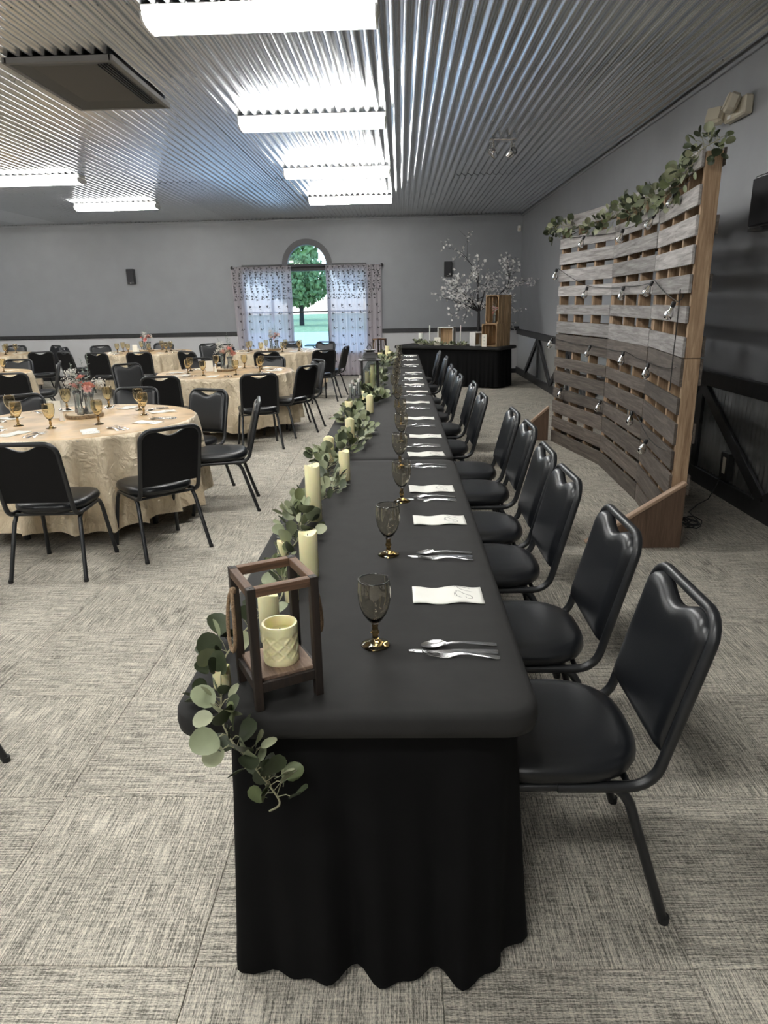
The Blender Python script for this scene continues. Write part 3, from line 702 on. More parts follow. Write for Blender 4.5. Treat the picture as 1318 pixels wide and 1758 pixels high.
rc = [(-2.12, 3.70, 92, 'black banquet chair at the left photo edge, near side of the nearest round table'),
      (-1.42, 4.16, 133, 'black banquet chair seen from behind at the near right of the nearest round table'),
      (-1.12, 5.42, 192, 'black banquet chair in profile at the aisle side of the nearest round table'),
      (-1.71, 6.14, -112, 'black banquet chair facing the camera at the back right of the nearest round table'),
      (-2.46, 6.38, -84, 'black banquet chair behind the far rim of the nearest round table, between its goblets'),
      (-3.29, 5.91, -52, 'black banquet chair behind the nearest round table at the left photo edge'),
      (-2.58, 7.38, 98, 'black banquet chair seen from behind at the near left of the second round table'),
      (-1.53, 7.47, 108, 'black banquet chair seen from behind at the near right of the second round table'),
      (-1.17, 8.42, 150, 'black banquet chair turned away at the right of the second round table'),
      (-1.10, 9.27, 213, 'black banquet chair showing its front at the right of the second round table'),
      (-1.87, 9.97, -100, 'black banquet chair behind the right rim of the second round table'),
      (-2.90, 10.04, -80, 'black banquet chair hidden behind the centrepiece of the second round table'),
      (-3.65, 9.21, -45, 'black banquet chair angled at the left of the second round table'),
      (-2.14, 11.15, 92, 'black banquet chair on the near side of the round table at the window'),
      (-1.23, 11.30, 118, 'black banquet chair seen from behind at the near right of the window table'),
      (-.93, 12.10, 170, 'black banquet chair in profile in front of the right curtain'),
      (-2.18, 14.05, -90, 'black banquet chair on the far side of the window table, before the left curtain'),
      (-1.47, 13.85, -108, 'black banquet chair on the far side of the window table, below the middle pane'),
      (-3.28, 13.45, -35, 'black banquet chair at the left of the window table, by the left curtain'),
      (-4.02, 13.75, -55, 'black banquet chair between the window table and the table by the grey wall'),
      (-3.55, 11.55, 62, 'black banquet chair at the near left of the window table'),
      (-4.36, 11.60, 100, 'black banquet chair seen from behind, near right of the round table by the grey wall'),
      (-5.09, 11.62, 84, 'black banquet chair seen from behind, near left of the round table by the grey wall'),
      (-5.84, 12.05, 60, 'black banquet chair turned away left of the table by the grey wall'),
      (-6.50, 13.45, 5, 'black banquet chair in profile far left of the table by the grey wall'),
      (-6.00, 13.95, -48, 'black banquet chair behind the left rim of the table by the grey wall'),
      (-4.90, 14.50, -85, 'black banquet chair against the back wall behind the table by the grey wall'),
      (-6.34, 12.25, 115, 'black banquet chair seen from behind at the right of the far left corner table'),
      (-7.05, 14.30, -125, 'black banquet chair facing the camera at the right of the far left corner table'),
      (-8.05, 14.6, -85, 'black banquet chair at the back of the far left corner table, at the photo edge'),
      (-4.62, 8.12, 100, 'black banquet chair seen from behind beside the left edge round table'),
      (-4.82, 9.82, 205, 'black banquet chair behind the flowers of the nearest table, showing its front'),
      (-5.77, 10.18, -80, 'black banquet chair at the far side of the left edge round table')]
for x, y, a, lb in rc:
    tc_ = min((T1, T2, T3, T4, T5, T6), key=lambda c: math.hypot(x - c[0], y - c[1])); v_ = Vector((x - tc_[0], y - tc_[1]))
    if v_.length < 1.22: v_ = v_.normalized() * 1.22; x, y = tc_[0] + v_.x, tc_[1] + v_.y
    chair_at_head(x, y, a, lb, 'chairs around the round tables')
place(CH, (-1.715, 1.86, 0), math.radians(90), 'black banquet chair at the left photo edge, only one foot in view', 'chairs around the round tables')

# ------------------------------------------------------------------ head table
def rrect(hx, hy, r, n=6):
    o = []
    for cx, cy, a0 in ((hx - r, hy - r, 0), (-hx + r, hy - r, PI / 2), (-hx + r, -hy + r, PI), (hx - r, -hy + r, 1.5 * PI)):
        for i in range(n + 1): a = a0 + PI / 2 * i / n; o.append((cx + r * math.cos(a), cy + r * math.sin(a)))
    return o
def perim(poly, n):
    P = [Vector(p) for p in poly]; L = [(P[(i + 1) % len(P)] - P[i]).length for i in range(len(P))]; tot = sum(L); out = []; i = 0; acc = 0
    for k in range(n):
        d = tot * k / n
        while acc + L[i] < d: acc += L[i]; i += 1
        a, b = P[i], P[(i + 1) % len(P)]; q = a.lerp(b, (d - acc) / L[i]); t = (b - a).normalized(); out.append((q, Vector((t.y, -t.x)), d))
    return out, tot
def draped(label, cx, cy, rot, W, L, seed, insets=(.085, .03, .035), group=None, cat='table', topw=.765):
    t = thing('draped_table', label, cat, (cx, cy, 0), rot, group)
    R = random.Random(seed); hx, hy = W / 2, L / 2
    rings = []
    for ins, z in ((.02, .690), (.0, .697), (-.002, .715), (.0, .735), (.006, .745), (.018, .7500), (.06, .7502)):
        rings.append([(x, y, z) for x, y in rrect(hx - ins, hy - ins, .075 - min(ins, .05) * .6, 8)])
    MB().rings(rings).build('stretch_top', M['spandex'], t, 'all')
    il, ir, ie = insets; n = 420
    poly = [(x + (il - ir) / 2 , y) for x, y in rrect(hx - (il + ir) / 2, hy - ie, .11, 7)]
    pp, tot = perim(poly, n); ph = [R.random() * 6 for _ in range(6)]
    cz = []
    for k, z in enumerate((.700, .66, .60, .5, .4, .3, .2, .1, .05, .012)):
        ring = []; v = (0.70 - z) / .70
        for q, nn, d in pp:
            s_ = d
            f = .75 * math.sin(s_ * 2 * PI / .19 + ph[0] + 1.5 * math.sin(s_ * 2.6 + ph[1])) + .5 * math.sin(s_ * 2 * PI / .095 + ph[2] + 1.7 * math.sin(s_ * 3.3 + ph[3]))
            am = (.002 + .026 * v ** 1.2)
            p = q + nn * (am * f - .004 + .022 * v)
            zz = z + (.014 * (1 + math.sin(s_ * 2 * PI / .22 + ph[4] + math.sin(s_ * 5)) ) * .5 if z < .06 else 0)
            ring.append((p.x, p.y, zz))
        ring.reverse(); cz.append(ring)
    cz.reverse()
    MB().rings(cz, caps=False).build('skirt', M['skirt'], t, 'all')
    for sx in (-1, 1):
        for sy in (-1, 1): MB().tube([(sx * (hx - .14) + .02, sy * (hy - .25), 0), (sx * (hx - .14) + .02, sy * (hy - .25), .69)], .014, 8).build('leg', M['frame'], t)
    return t
TB = [(1.225, 3.632), (3.645, 6.33), (6.345, 8.92), (8.935, 11.45)]
for i, (a, b) in enumerate(TB):
    draped('long black draped banquet table, %s section of the head table' % ['nearest', 'second', 'third', 'farthest'][i], -.105, (a + b) / 2, 0, .775, b - a, i + 5, group='head table sections')
TZ = .7505

# goblet
def goblet():
    t = thing('water_goblet', 'x', 'glass')
    o = [(.034, 0), (.036, .0015), (.034, .004), (.022, .009), (.010, .015), (.0072, .022), (.0078, .030), (.0110, .036), (.0080, .042), (.0072, .050), (.0095, .060), (.019, .071), (.030, .088), (.037, .108), (.0405, .130), (.0405, .150), (.0385, .172), (.0380, .1755)]
    i_ = [(.0365, .1755), (.0370, .172), (.0390, .150), (.0390, .130), (.0355, .108), (.0283, .089), (.017, .0735), (.006, .066), (.0005, .065)]
    MB().lathe(o[10:] + i_, 32).build('bowl', M['smoke'], t, 'all')
    MB().lathe(o[:10] + [(.0093, .0597), (.001, .0600)], 28).build('stem_and_foot', M['amber'], t, 'all'); return t
GB = goblet()
M['smoke_warm'], n_, l_, b_ = newmat('smoky goblet glass with cloth glow'); setp(b_, base=(.93, .85, .66), rough=.0, trans=1, ior=1.5)  # same smoky glass; warm light from the tan cloth put into its colour
gy = [1.53, 2.165, 2.81, 3.45, 4.10, 4.72, 5.58, 6.40, 7.0, 7.75, 8.33, 9.25, 10.1, 10.95]; gx = [-.072, -.05, -.004, -.012, -.003, -.008, -.03, -.06, -.045, -.05, -.04, -.02, -.03, -.03]
for i in range(14):
    place(GB, (gx[i], gy[i], TZ), random.random(), 'smoky amber stemmed goblet on the black head table, %s from the camera' % ORD[i], 'goblets on the head table')

# cutlery (length along x, handle at +x)
def strip(sec, th=.0016):
    """sec: list of (x, half width, z centre) -> thin solid"""
    mb = MB(); rings = []
    for x, w, z in sec: rings.append([(x, -w, z - th / 2), (x, w, z - th / 2), (x, w * .8, z + th / 2), (x, -w * .8, z + th / 2)])
    mb.rings(rings); return mb
def cut_knife():
    t = thing('table_knife', 'x', 'knife')
    strip([(-.108, .001, .0015), (-.104, .005, .0015), (-.09, .0085, .0015), (-.03, .0095, .0018), (-.005, .0065, .0022)], .0012).build('blade', M['steel'], t, 40)
    strip([(-.006, .005, .0028), (.01, .006, .0030), (.06, .0075, .0032), (.10, .009, .003), (.107, .006, .0028)], .0045).build('handle', M['steel'], t, 40); return t
def cut_fork():
    t = thing('table_fork', 'x', 'fork')
    strip([(-.048, .0115, .0022), (-.030, .0115, .0022), (-.015, .007, .005), (-.002, .0035, .009), (.02, .0035, .0105), (.06, .006, .006), (.085, .0085, .003), (.093, .006, .0024)], .002).build('handle', M['steel'], t, 40)
    for k in range(4):
        yy = (k - 1.5) * .0068
        MB().tube([(-.043, yy, .0024), (-.065, yy, .004), (-.085, yy * .9, .0085), (-.094, yy * .85, .012)], [.0014, .0014, .0011, .0006], 6).build('tine', M['steel'], t, 60)
    return t
def cut_spoon():
    t = thing('table_spoon', 'x', 'spoon')
    strip([(-.035, .006, .006), (-.02, .0035, .009), (.01, .0033, .0105), (.06, .006, .006), (.085, .0085, .003), (.093, .006, .0024)], .002).build('handle', M['steel'], t, 40)
    def P(u, v):
        a = 2 * PI * v; r = u; x = -.062 + .031 * r * math.cos(a); y = .0185 * r * math.sin(a); return (x, y, .0075 - .0055 * (1 - r * r) + (.003 * r * math.cos(a)))
    m_ = MB(); m_.grid(P, 5, 20); m_.grid(lambda u, v: Vector(P(1 - u, v)) - Vector((0, 0, .0009)), 5, 20); m_.build('bowl', M['steel'], t, 'all'); return t
KN, FK, SP = cut_knife(), cut_fork(), cut_spoon()
cy_ = [1.492, 2.14, 2.835, 3.44, 3.96, 4.65, 5.45, 6.25, 6.95, 7.5, 8.15, 9.2, 10.15, 10.9]
for i, y in enumerate(cy_):
    j = random.uniform(-.004, .004); r = random.uniform(-.03, .03)
    nm = ORD[i] + ' place setting from the camera on the head table'
    place(KN, (.118 + j, y, TZ), -.06 + r, 'steel table knife, ' + nm, 'head table knives')
    place(FK, (.133 + j, y - .024, TZ), -.10 + r, 'steel table fork, ' + nm, 'head table forks')
    place(SP, (.133 + j, y + .030, TZ), .02 + r, 'steel table spoon, ' + nm, 'head table spoons')
# napkins
def napkin():
    t = thing('paper_napkin', 'x', 'napkin')
    L, W = .200, .112
    def zz(x, y): return .0022 + .0022 * math.sin(x * 52 + y * 9) + .0012 * math.sin(y * 60)
    def P(u, v): x = (u - .5) * L; y = (v - .5) * W; return (x, y + .0025 * math.sin(x * 55), zz(x, y) + .0022)
    def Q(u, v): p = P(1 - u, v); return (p[0], p[1], max(.0003, p[2] - .0028))
    mb = MB(); nu, nv = 18, 6; mb.grid(P, nu, nv); mb.grid(Q, nu, nv)
    k = (nu + 1) * (nv + 1)
    A = lambda i, j: i * (nv + 1) + j; Bk = lambda i, j: k + (nu - i) * (nv + 1) + j
    for i in range(nu): mb.f.append((A(i, 0), Bk(i, 0), Bk(i + 1, 0), A(i + 1, 0))); mb.f.append((A(i, nv), A(i + 1, nv), Bk(i + 1, nv), Bk(i, nv)))
    for j in range(nv): mb.f.append((A(0, j), A(0, j + 1), Bk(0, j + 1), Bk(0, j))); mb.f.append((A(nu, j), Bk(nu, j), Bk(nu, j + 1), A(nu, j + 1)))
    mb.build('cloth', M['napkin'], t, 'all')
    S = [[(.61, .90), (.625, .955), (.65, .95), (.665, .87), (.69, .78), (.73, .72), (.78, .69), (.84, .665), (.875, .66)],
         [(.60, .34), (.595, .48), (.61, .60), (.64, .645), (.68, .61), (.72, .52), (.77, .47), (.82, .44), (.85, .34), (.835, .26), (.80, .24), (.765, .26), (.75, .33), (.765, .385)],
         [(.64, .645), (.615, .50), (.63, .36), (.67, .29), (.70, .27)],
         [(.66, .94), (.72, .93), (.78, .92), (.84, .85)]]
    mk = MB()
    for st in S:
        pts = [Vector((((u - .5) * L), ((v - .5) * W), 0)) for u, v in st]
        for p in pts: p.y += .0025 * math.sin(p.x * 55)
        fine = []
        for a, b in zip(pts, pts[1:]):
            for q in range(3): fine.append(a.lerp(b, q / 3))
        fine.append(pts[-1])
        wd = [.0004 + .00065 * math.sin(PI * (i / (len(fine) - 1))) for i in range(len(fine))]
        rings = []
        for i, p in enumerate(fine):
            a = fine[max(0, i - 1)]; b = fine[min(len(fine) - 1, i + 1)]; d = (b - a).normalized(); n2 = Vector((-d.y, d.x, 0)); z = zz(p.x, p.y) + .0026
            rings.append([(p + n2 * wd[i]) + Vector((0, 0, z)), (p - n2 * wd[i]) + Vector((0, 0, z))])
        k0 = len(mk.v)
        for r in rings: mk.v += [tuple(q) for q in r]
        for i in range(len(rings) - 1): mk.f.append((k0 + 2 * i, k0 + 2 * i + 1, k0 + 2 * i + 3, k0 + 2 * i + 2))
    mk.build('monogram', M['ink'], t)
    return t
NP = napkin()
ny_ = [1.822, 2.533, 3.0, 3.74, 4.27, 4.97, 5.80, 6.52, 7.12, 7.72, 8.38, 9.45, 10.32, 11.08]
for i, y in enumerate(ny_):
    place(NP, (.125 + .012 * (i % 3 == 1) + .01 * min(i, 4) / 4, y, TZ), random.uniform(-.04, .04) + (.09 if i == 3 else 0), 'white monogrammed napkin on the black head table, %s from the camera' % ORD[i], 'napkins on the head table')

# ------------------------------------------------------------------ round tables
def cloth_mesh():
    R = .86; n = 264; rings = []; ph = [1.1, 4.0, 2.2, .5]
    def ring(r, z, t):
        o = []
        for i in range(n):
            a = 2 * PI * i / n
            f = .8 * math.sin(21 * a + ph[0] + 1.6 * math.sin(3 * a + ph[1])) + .6 * math.sin(38 * a + ph[2] + 2 * math.sin(4 * a)) + .35 * math.sin(47 * a + ph[3])
            g = 1 - 2 * abs(math.sin(9.5 * a + ph[0] + 1.1 * math.sin(3 * a + ph[1]))) ** .8 + .45 * f; rr = r + (.060 * t ** .8) * g + .02 * t * math.sin(5 * a) * .6
            zz = z + (.02 * math.sin(6 * a + 1) + .012 * f if t > .98 else 0) * 1.0
            o.append((rr * math.cos(a), rr * math.sin(a), zz))
        return o
    for r in (.02, .2, .4, .6, .75): rings.append(ring(r, .0, 0))
    for r, z, t in ((.82, 0, 0), (.846, -.003, 0), (.857, -.012, .04), (.862, -.03, .1), (.866, -.07, .22), (.87, -.14, .38), (.876, -.23, .55), (.883, -.33, .70), (.89, -.43, .82), (.896, -.53, .92), (.90, -.58, .97), (.902, -.628, 1.0)): rings.append(ring(r, z, t))
    rings = [[(x, y, z + .757) for x, y, z in r] for r in rings]
    rings.reverse()
    mb = MB(); mb.rings(rings, caps=False); k = len(mb.v) - n; mb.f.append(tuple(k + j for j in range(n))); return mb
clm = cloth_mesh().mesh('tablecloth', M['satin'], 'all')
clm.materials.append(M['satin_top'])
for pl in clm.polygons:
    if pl.center.z > .7535: pl.material_index = 1
def rtable():
    t = thing('round_table', 'x', 'table')
    MB().lathe([(.80, .725), (.845, .727), (.85, .735), (.85, .745), (.845, .748)], 64).build('tabletop', plain('pale laminate', (.5, .47, .42), .5), t, 40)
    for k in range(4):
        a = PI / 4 + k * PI / 2; c, s_ = math.cos(a), math.sin(a)
        MB().tube([(c * .62, s_ * .62, 0), (c * .58, s_ * .58, .72)], .021, 8).build('leg', M['frame'], t)
    return t
RT = rtable()
TN = ['nearest round table', 'second round table', 'round table by the window', 'round table by the grey wall', 'far left corner table', 'left edge round table']
SIDES = ['right', 'back right', 'back', 'back left', 'left', 'front left', 'front', 'front right']

def petal_bloom(mat, r, seed, name='bloom'):
    R = random.Random(seed); mb = MB()
    for lay in range(5):
        n = 5 + lay * 2; rr = r * (.25 + .19 * lay); tilt = 1.35 - lay * .27
        for i in range(n):
            a = 2 * PI * (i + .5 * (lay % 2)) / n + R.uniform(-.2, .2); w = r * .42
            d = Vector((math.cos(a), math.sin(a), 0)); s_ = Vector((-d.y, d.x, 0)); up_ = Vector((0, 0, 1))
            o = d * rr * .3; m1 = d * rr * (.7) * math.cos(tilt * .3) + up_ * rr * .5 * math.sin(tilt); e = d * (rr * math.cos(tilt) + r * .25) + up_ * (r * .75 * math.sin(tilt) + R.uniform(-.1, .1) * r)
            mb.quad(o, m1 + s_ * w * .5, e + s_ * w * .45 + up_ * R.uniform(0, .12) * r, e * 1.06 + up_ * R.uniform(-.1, .1) * r, e - s_ * w * .45 + up_ * R.uniform(0, .12) * r, m1 - s_ * w * .5)
    return mb.mesh(name, mat)
BL = [petal_bloom(M['pink'], .034, 1), petal_bloom(M['blush'], .03, 2), petal_bloom(M['whitepetal'], .028, 3)]
def fluted(r0, r1, r2, h, nf):
    pr = [(r0, 0), (r0 * 1.05, .006), (r1 * 1.02, h * .4), (r1, h * .62), (r1 * 1.08, h * .8), (r2, h)]
    pi_ = [(r2 - .003, h), (r1 * 1.08 - .003, h * .8), (r1 - .003, h * .62), (r1 * 1.02 - .003, h * .4), (r0 - .003, .012), (.001, .011)]
    return MB().lathe(pr + pi_, nf * 4, fn=lambda r, z, a: r * (1 + .035 * math.cos(nf * a)))
def arrangement_vase(kind):
    t = thing('glass_vase', 'x', 'vase')
    (fluted(.045, .030, .045, .15, 10) if kind == 0 else fluted(.030, .024, .034, .17, 8)).build('vessel', M['vase'], t, 'all')
    return t
V0, V1 = arrangement_vase(0), arrangement_vase(1)
def sprig_leafy(mb, p0, p1, n, sz, R):
    p0 = Vector(p0); p1 = Vector(p1); d = (p1 - p0)
    for i in range(n):
        c = p0 + d * (i + .5) / n; a = i * 2.4; s_ = Vector((math.cos(a), math.sin(a), .35)).normalized(); w = s_.cross(Vector((0, 0, 1))).normalized(); z = sz * (1.1 - .6 * i / n)
        mb.quad(c, c + s_ * z * .6 + w * z * .5, c + s_ * z * 1.3, c + s_ * z * .6 - w * z * .5)
def bouquet(kind):
    """loose flowers; local origin at the mouth level 0 = vase base"""
    R = random.Random(40 + kind); t = thing('flower_bouquet', 'x', 'flowers'); st = MB()
    def bloom(mi, x, y, z, s_=1, tx=0, ty=0):
        o = ob('bloom', BL[mi], t, mw=Matrix.Translation((x, y, z)) @ Euler((tx, ty, R.random() * 6)).to_matrix().to_4x4() @ Matrix.Scale(s_, 4)); st.tube([(0, 0, .03), (x * .3, y * .3, .13), (x, y, z)], .0018, 5)
    if kind == 0:   # pink carnations + tall grey sprig
        bloom(0, .01, -.02, .205, 1.15, .6, .2); bloom(0, -.035, .01, .27, .9, .2, -.3); bloom(1, .0, -.045, .19, .9, 1.0, 0)
        tall = [((0, 0, .15), (-.02, .02, .42)), ((0, 0, .15), (.03, .01, .45)), ((0, 0, .15), (-.08, 0, .33))]
        wpts = [(.085, -.01, .24), (.10, .01, .215), (.07, .01, .235), (.11, -.02, .235)]
    elif kind == 1:  # baby's breath + blush bloom
        bloom(1, -.01, -.02, .20, 1.1, .6, -.2); bloom(0, .03, .02, .22, .7)
        tall = [((0, 0, .15), (-.03, .02, .38)), ((0, 0, .15), (.04, .02, .30))]
        wpts = [(-.06, -.01, .25), (-.03, .01, .29), (-.07, .02, .22), (.02, -.01, .27), (-.02, -.02, .24), (-.05, 0, .31), (.0, 0, .32)]
    else:            # dense pink cluster
        bloom(0, -.02, -.02, .24, 1.2, .5, -.2); bloom(1, .03, -.01, .22, 1.1, .3, .3); bloom(0, .05, -.02, .18, 1.0, .8, .5); bloom(1, .0, .02, .26, 1); bloom(2, -.06, 0, .22, 1.0, 0, -.6)
        tall = [((0, 0, .15), (-.06, 0, .40)), ((0, 0, .15), (.06, .01, .38)), ((0, 0, .15), (.01, .02, .45))]
        wpts = [(-.05, .02, .26), (.06, 0, .27)]
    lf = MB()
    for a, b in tall: st.tube([(0, 0, .03), a, b], .0015, 5); sprig_leafy(lf, Vector(a).lerp(Vector(b), .2), b, 13, .028, R)
    lf.build('sprig', M['bluegreen'], t)['kind'] = 'stuff'
    wb = MB()
    for c in wpts:
        st.tube([(0, 0, .03), (c[0] * .4, c[1] * .4, .15), c], .001, 4)
        for q in range(34):
            p = Vector(c) + Vector((R.gauss(0, .016), R.gauss(0, .016), R.gauss(0, .014))); s_ = R.uniform(.0035, .006)
            k = len(wb.v); wb.v += [tuple(p + Vector(d) * s_) for d in ((1, 0, 0), (-1, 0, 0), (0, 1, 0), (0, -1, 0), (0, 0, 1), (0, 0, -1))]
            wb.f += [(k, k + 2, k + 4), (k + 2, k + 1, k + 4), (k + 1, k + 3, k + 4), (k + 3, k, k + 4), (k + 2, k, k + 5), (k + 1, k + 2, k + 5), (k + 3, k + 1, k + 5), (k, k + 3, k + 5)]
    wb.build('filler_blossom', M['whitepetal'], t)['kind'] = 'stuff'
    st.build('stem', M['bluegreen'], t)
    return t
BQ = [bouquet(0), bouquet(1), bouquet(2)]
def wslice():
    t = thing('wood_slice', 'x', 'wood slice'); R = random.Random(4); ph = [R.random() * 6 for _ in range(3)]
    fn = lambda r, z, a: r * (1 + .03 * math.sin(3 * a + ph[0]) + .02 * math.sin(7 * a + ph[1]) + .008 * math.sin(19 * a + ph[2]))
    MB().lathe([(.132, 0), (.138, .004), (.139, .015), (.137, .026), (.130, .028)], 60, fn=fn).build('bark', M['bark'], t, 40)
    MB().lathe([(.127, .0275), (.126, .0295)], 60, fn=fn).build('cut_face', M['slice'], t)
    return t
WS = wslice()
def tcard():
    t = thing('table_card', 'x', 'card')
    mb = MB(); mb.prism([(-.028, 0), (-.025, 0), (0, .125), (.025, 0), (.028, 0), (.0, .131)], -.045, .045, 'x'); mb.build('folded_card', M['card'], t)
    MB().tube([(0.0155, -.01, .07), (.0135, .008, .075), (.0155, .008, .06), (.0165, -.01, .055), (.0155, .012, .052)], .0012, 4).build('lettering', M['ink'], t); return t
TC = tcard()
def shaker(nm):
    t = thing('salt_shaker', 'x', 'shaker')
    MB().lathe([(.016, 0), (.018, .003), (.013, .05), (.012, .075), (.0125, .077)], 10).build('body', M['waxwhite'], t, 30); MB().lathe([(.0128, .077), (.013, .086), (.008, .094), (.001, .096)], 12).build('cap', M['steel'], t, 40); return t
SS = shaker('')
def votive():
    t = thing('glass_votive', 'x', 'candle holder')
    MB().lathe([(.024, 0), (.026, .003), (.030, .05), (.0285, .05), (.0245, .006), (.001, .0055)], 18).build('cup', M['vase'], t, 40)
    MB().lathe([(.018, .007), (.018, .022), (.001, .023)], 12).build('tealight', M['waxwhite'], t, 40); return t
VO = votive()

t1_glasses = [(-.337, -.252), (-.036, -.376), (.245, -.233), (-.036, .635), (.428, .178), (.294, .451), (-.606, .153), (-.34, .52)]
def goblet2():
    g = goblet()
    for c in g.children:
        if c.name.startswith('bowl'): c.data.materials.clear(); c.data.materials.append(M['smoke_warm'])
    return g
GB2 = goblet2()
def dress(idx, c, rot, n_glass=8, cut=True, cards=True):
    nm = TN[idx]; zt = .7572
    place(RT, (c[0], c[1], 0), rot, 'folding %s under its champagne cloth' % nm, 'round tables')
    o = bpy.data.objects.new('tablecloth', clm); COL.objects.link(o); o.location = (c[0], c[1], 0); o.rotation_euler = (0, 0, rot)
    tag(o, 'crinkled champagne satin cloth draped over the %s' % nm, 'tablecloth', 'champagne tablecloths')
    place(WS, (c[0] - .03, c[1] + .14, zt), rot, 'round bark-edged wood slice in the middle of the %s' % nm, 'wood slices on the round tables')
    sz = zt + .0297
    place(V0, (c[0] + .035, c[1] + .12, sz), rot, 'wide fluted glass vase on the wood slice of the %s' % nm, 'glass vases')
    place(V1, (c[0] - .075, c[1] + .17, sz), rot, 'narrow beaded glass vase on the wood slice of the %s' % nm, 'glass vases')
    k = 0 if idx == 0 else 2
    place(BQ[k] , (c[0] + .035, c[1] + .12, sz), rot if k == 0 else idx * 1.3, '%s in the wide vase of the %s' % ('coral carnations with tall grey sprigs', nm) if k == 0 else 'coral and blush blooms in the wide vase of the %s' % nm, 'bouquets')
    place(BQ[1], (c[0] - .075, c[1] + .17, sz), idx * .9, 'white filler flowers in the narrow vase of the %s' % nm, 'bouquets')
    place(VO, (c[0] - .01, c[1] + .05, sz), 0, 'small glass votive on the wood slice of the %s' % nm, 'votives')
    if cards: place(TC, (c[0] - .235, c[1] + .11, zt), .2, 'cream folded card left of the wood slice of the %s' % nm, 'table cards')
    place(SS, (c[0] - .12, c[1] - .035, zt), 0, 'white salt shaker left of centre on the %s' % nm, 'shakers')
    for q in range(n_glass):
        a = (q + .45) * PI / 4 + .12; rg = .50 + random.uniform(-.03, .03)
        gx_, gy_ = (t1_glasses[q] if idx == 0 else (rg * math.cos(a), rg * math.sin(a)))
        if idx == 0:
            ai = math.degrees(math.atan2(gy_, gx_)); where = ['left front', 'centre front', 'right front', 'back, right of the flowers', 'right', 'right back, behind another goblet', 'left', 'left back'][q]
        else: where = SIDES[q] + ' side'
        place(GB2, (c[0] + gx_, c[1] + gy_, zt), random.random(), 'smoky amber stemmed goblet on the %s, %s' % (nm, where), 'goblets on the round tables')
        if not cut and q > 20: continue
        an = math.atan2(gy_, gx_) if idx else a - .08
        if idx == 0: an = math.radians([-60, -108, -18, 32, 76, 125, 170, 215][q])
        # napkin beside the glass, long side across the place
        nx, nyy = .62 * math.cos(an + .30 * (idx > 0)), .62 * math.sin(an + .30 * (idx > 0))
        ana = math.atan2(nyy, nx)
        place(NP, (c[0] + nx, c[1] + nyy, zt), ana, 'white napkin on the %s, %s place' % (nm, ['right', 'back right', 'back', 'back left', 'left', 'front left', 'front', 'front right'][q] if idx else ['front right', 'front middle', 'right', 'back right', 'back', 'back left', 'left', 'front left'][q]), 'napkins on the round tables')
        if idx < 4:
            sd = (['front right', 'front middle', 'right', 'back right', 'back', 'back left', 'left', 'front left'] if idx == 0 else SIDES)[q]
            for pr, off, w in ((KN, .20, 'knife'), (FK, .235, 'fork'), (SP, .165, 'spoon')):
                ca = ana + off / .62 * .9; place(pr, (c[0] + .64 * math.cos(ca), c[1] + .64 * math.sin(ca), zt), ca, 'steel %s on the %s, %s place' % (w, nm, sd), 'cutlery on the round tables')
dress(0, T1, .4)
dress(1, T2, 1.3)
dress(2, T3, 2.2)
dress(3, T4, 3.0)
dress(4, T5, 4.2)
dress(5, T6, 5.1)

# ------------------------------------------------------------------ candles and lanterns on the head table
def pillar(x, y, z, r, h, label, dip=.006, grp='pillar candles on the head table', mat=None):
    t = thing('pillar_candle', label, 'candle', (x, y, z), random.random() * 6, grp)
    a0 = random.random() * 6
    fn_top = lambda r_, z_, a: r_
    mb = MB(); n = 28; prof = [(r * .97, 0), (r, .003), (r, h * .5), (r, h - .003), (r * .94, h), (r * .82, h - .003), (r * .55, h - dip * 1.6), (r * .1, h - dip * 2)]
    rings = []
    for pr, pz in prof:
        rings.append([(pr * math.cos(2 * PI * j / n), pr * math.sin(2 * PI * j / n), pz + (dip * .8 * math.sin(2 * PI * j / n * 2 + a0) if pz > h * .8 and pr > r * .5 else 0)) for j in range(n)])
    mb.rings(rings); mb.build('wax', mat or M['wax'], t, 50)
    MB().tube([(0, 0, h - dip * 2), (.001, 0, h - dip * 2 + .008)], .0012, 5).build('wick', M['wick'], t)
    return t
CZ = TZ
cl_ = [(-.292, 1.986, .029, .143, 'cream pillar candle, short and thick, just behind the nearest wooden lantern'),
       (-.346, 2.561, .0297, .221, 'tallest cream pillar candle standing in the garland'),
       (-.276, 3.189, .0265, .142, 'cream pillar candle at the right of the garland, far end of the first table'),
       (-.39, 3.60, .0287, .132, 'cream pillar candle left in the garland at the first table seam'),
       (-.319, 4.17, .0287, .136, 'cream pillar candle right after the first table seam'),
       (-.384, 5.0, .029, .13, 'cream pillar candle at the left, middle of the second table'),
       (-.245, 5.30, .028, .132, 'cream pillar candle at the right, middle of the second table'),
       (-.31, 5.85, .027, .10, 'cream pillar candle in front of the black metal lantern'),
       (-.337, 1.56, .0257, .126, 'plain cream pillar candle on the table behind the nearest wooden lantern')]
for x, y, r, h, lb in cl_: pillar(x, y, CZ, r, h, lb)
for x, y, r, h, lb in [(-.407, 1.345, .0195, .048, 'small cream votive candle at the near left corner by the wooden lantern'), (-.401, 2.143, .0185, .062, 'small cream votive candle left of the short thick pillar'),
                       (-.385, 2.78, .012, .06, 'tiny cream votive left of the tallest pillar'), (-.32, 1.80, .02, .05, 'small cream votive candle on the far side of the wooden lantern')]:
    o = pillar(x, y, CZ, r, h, lb, .004, 'votive candles on the head table'); o.name = 'votive_candle'
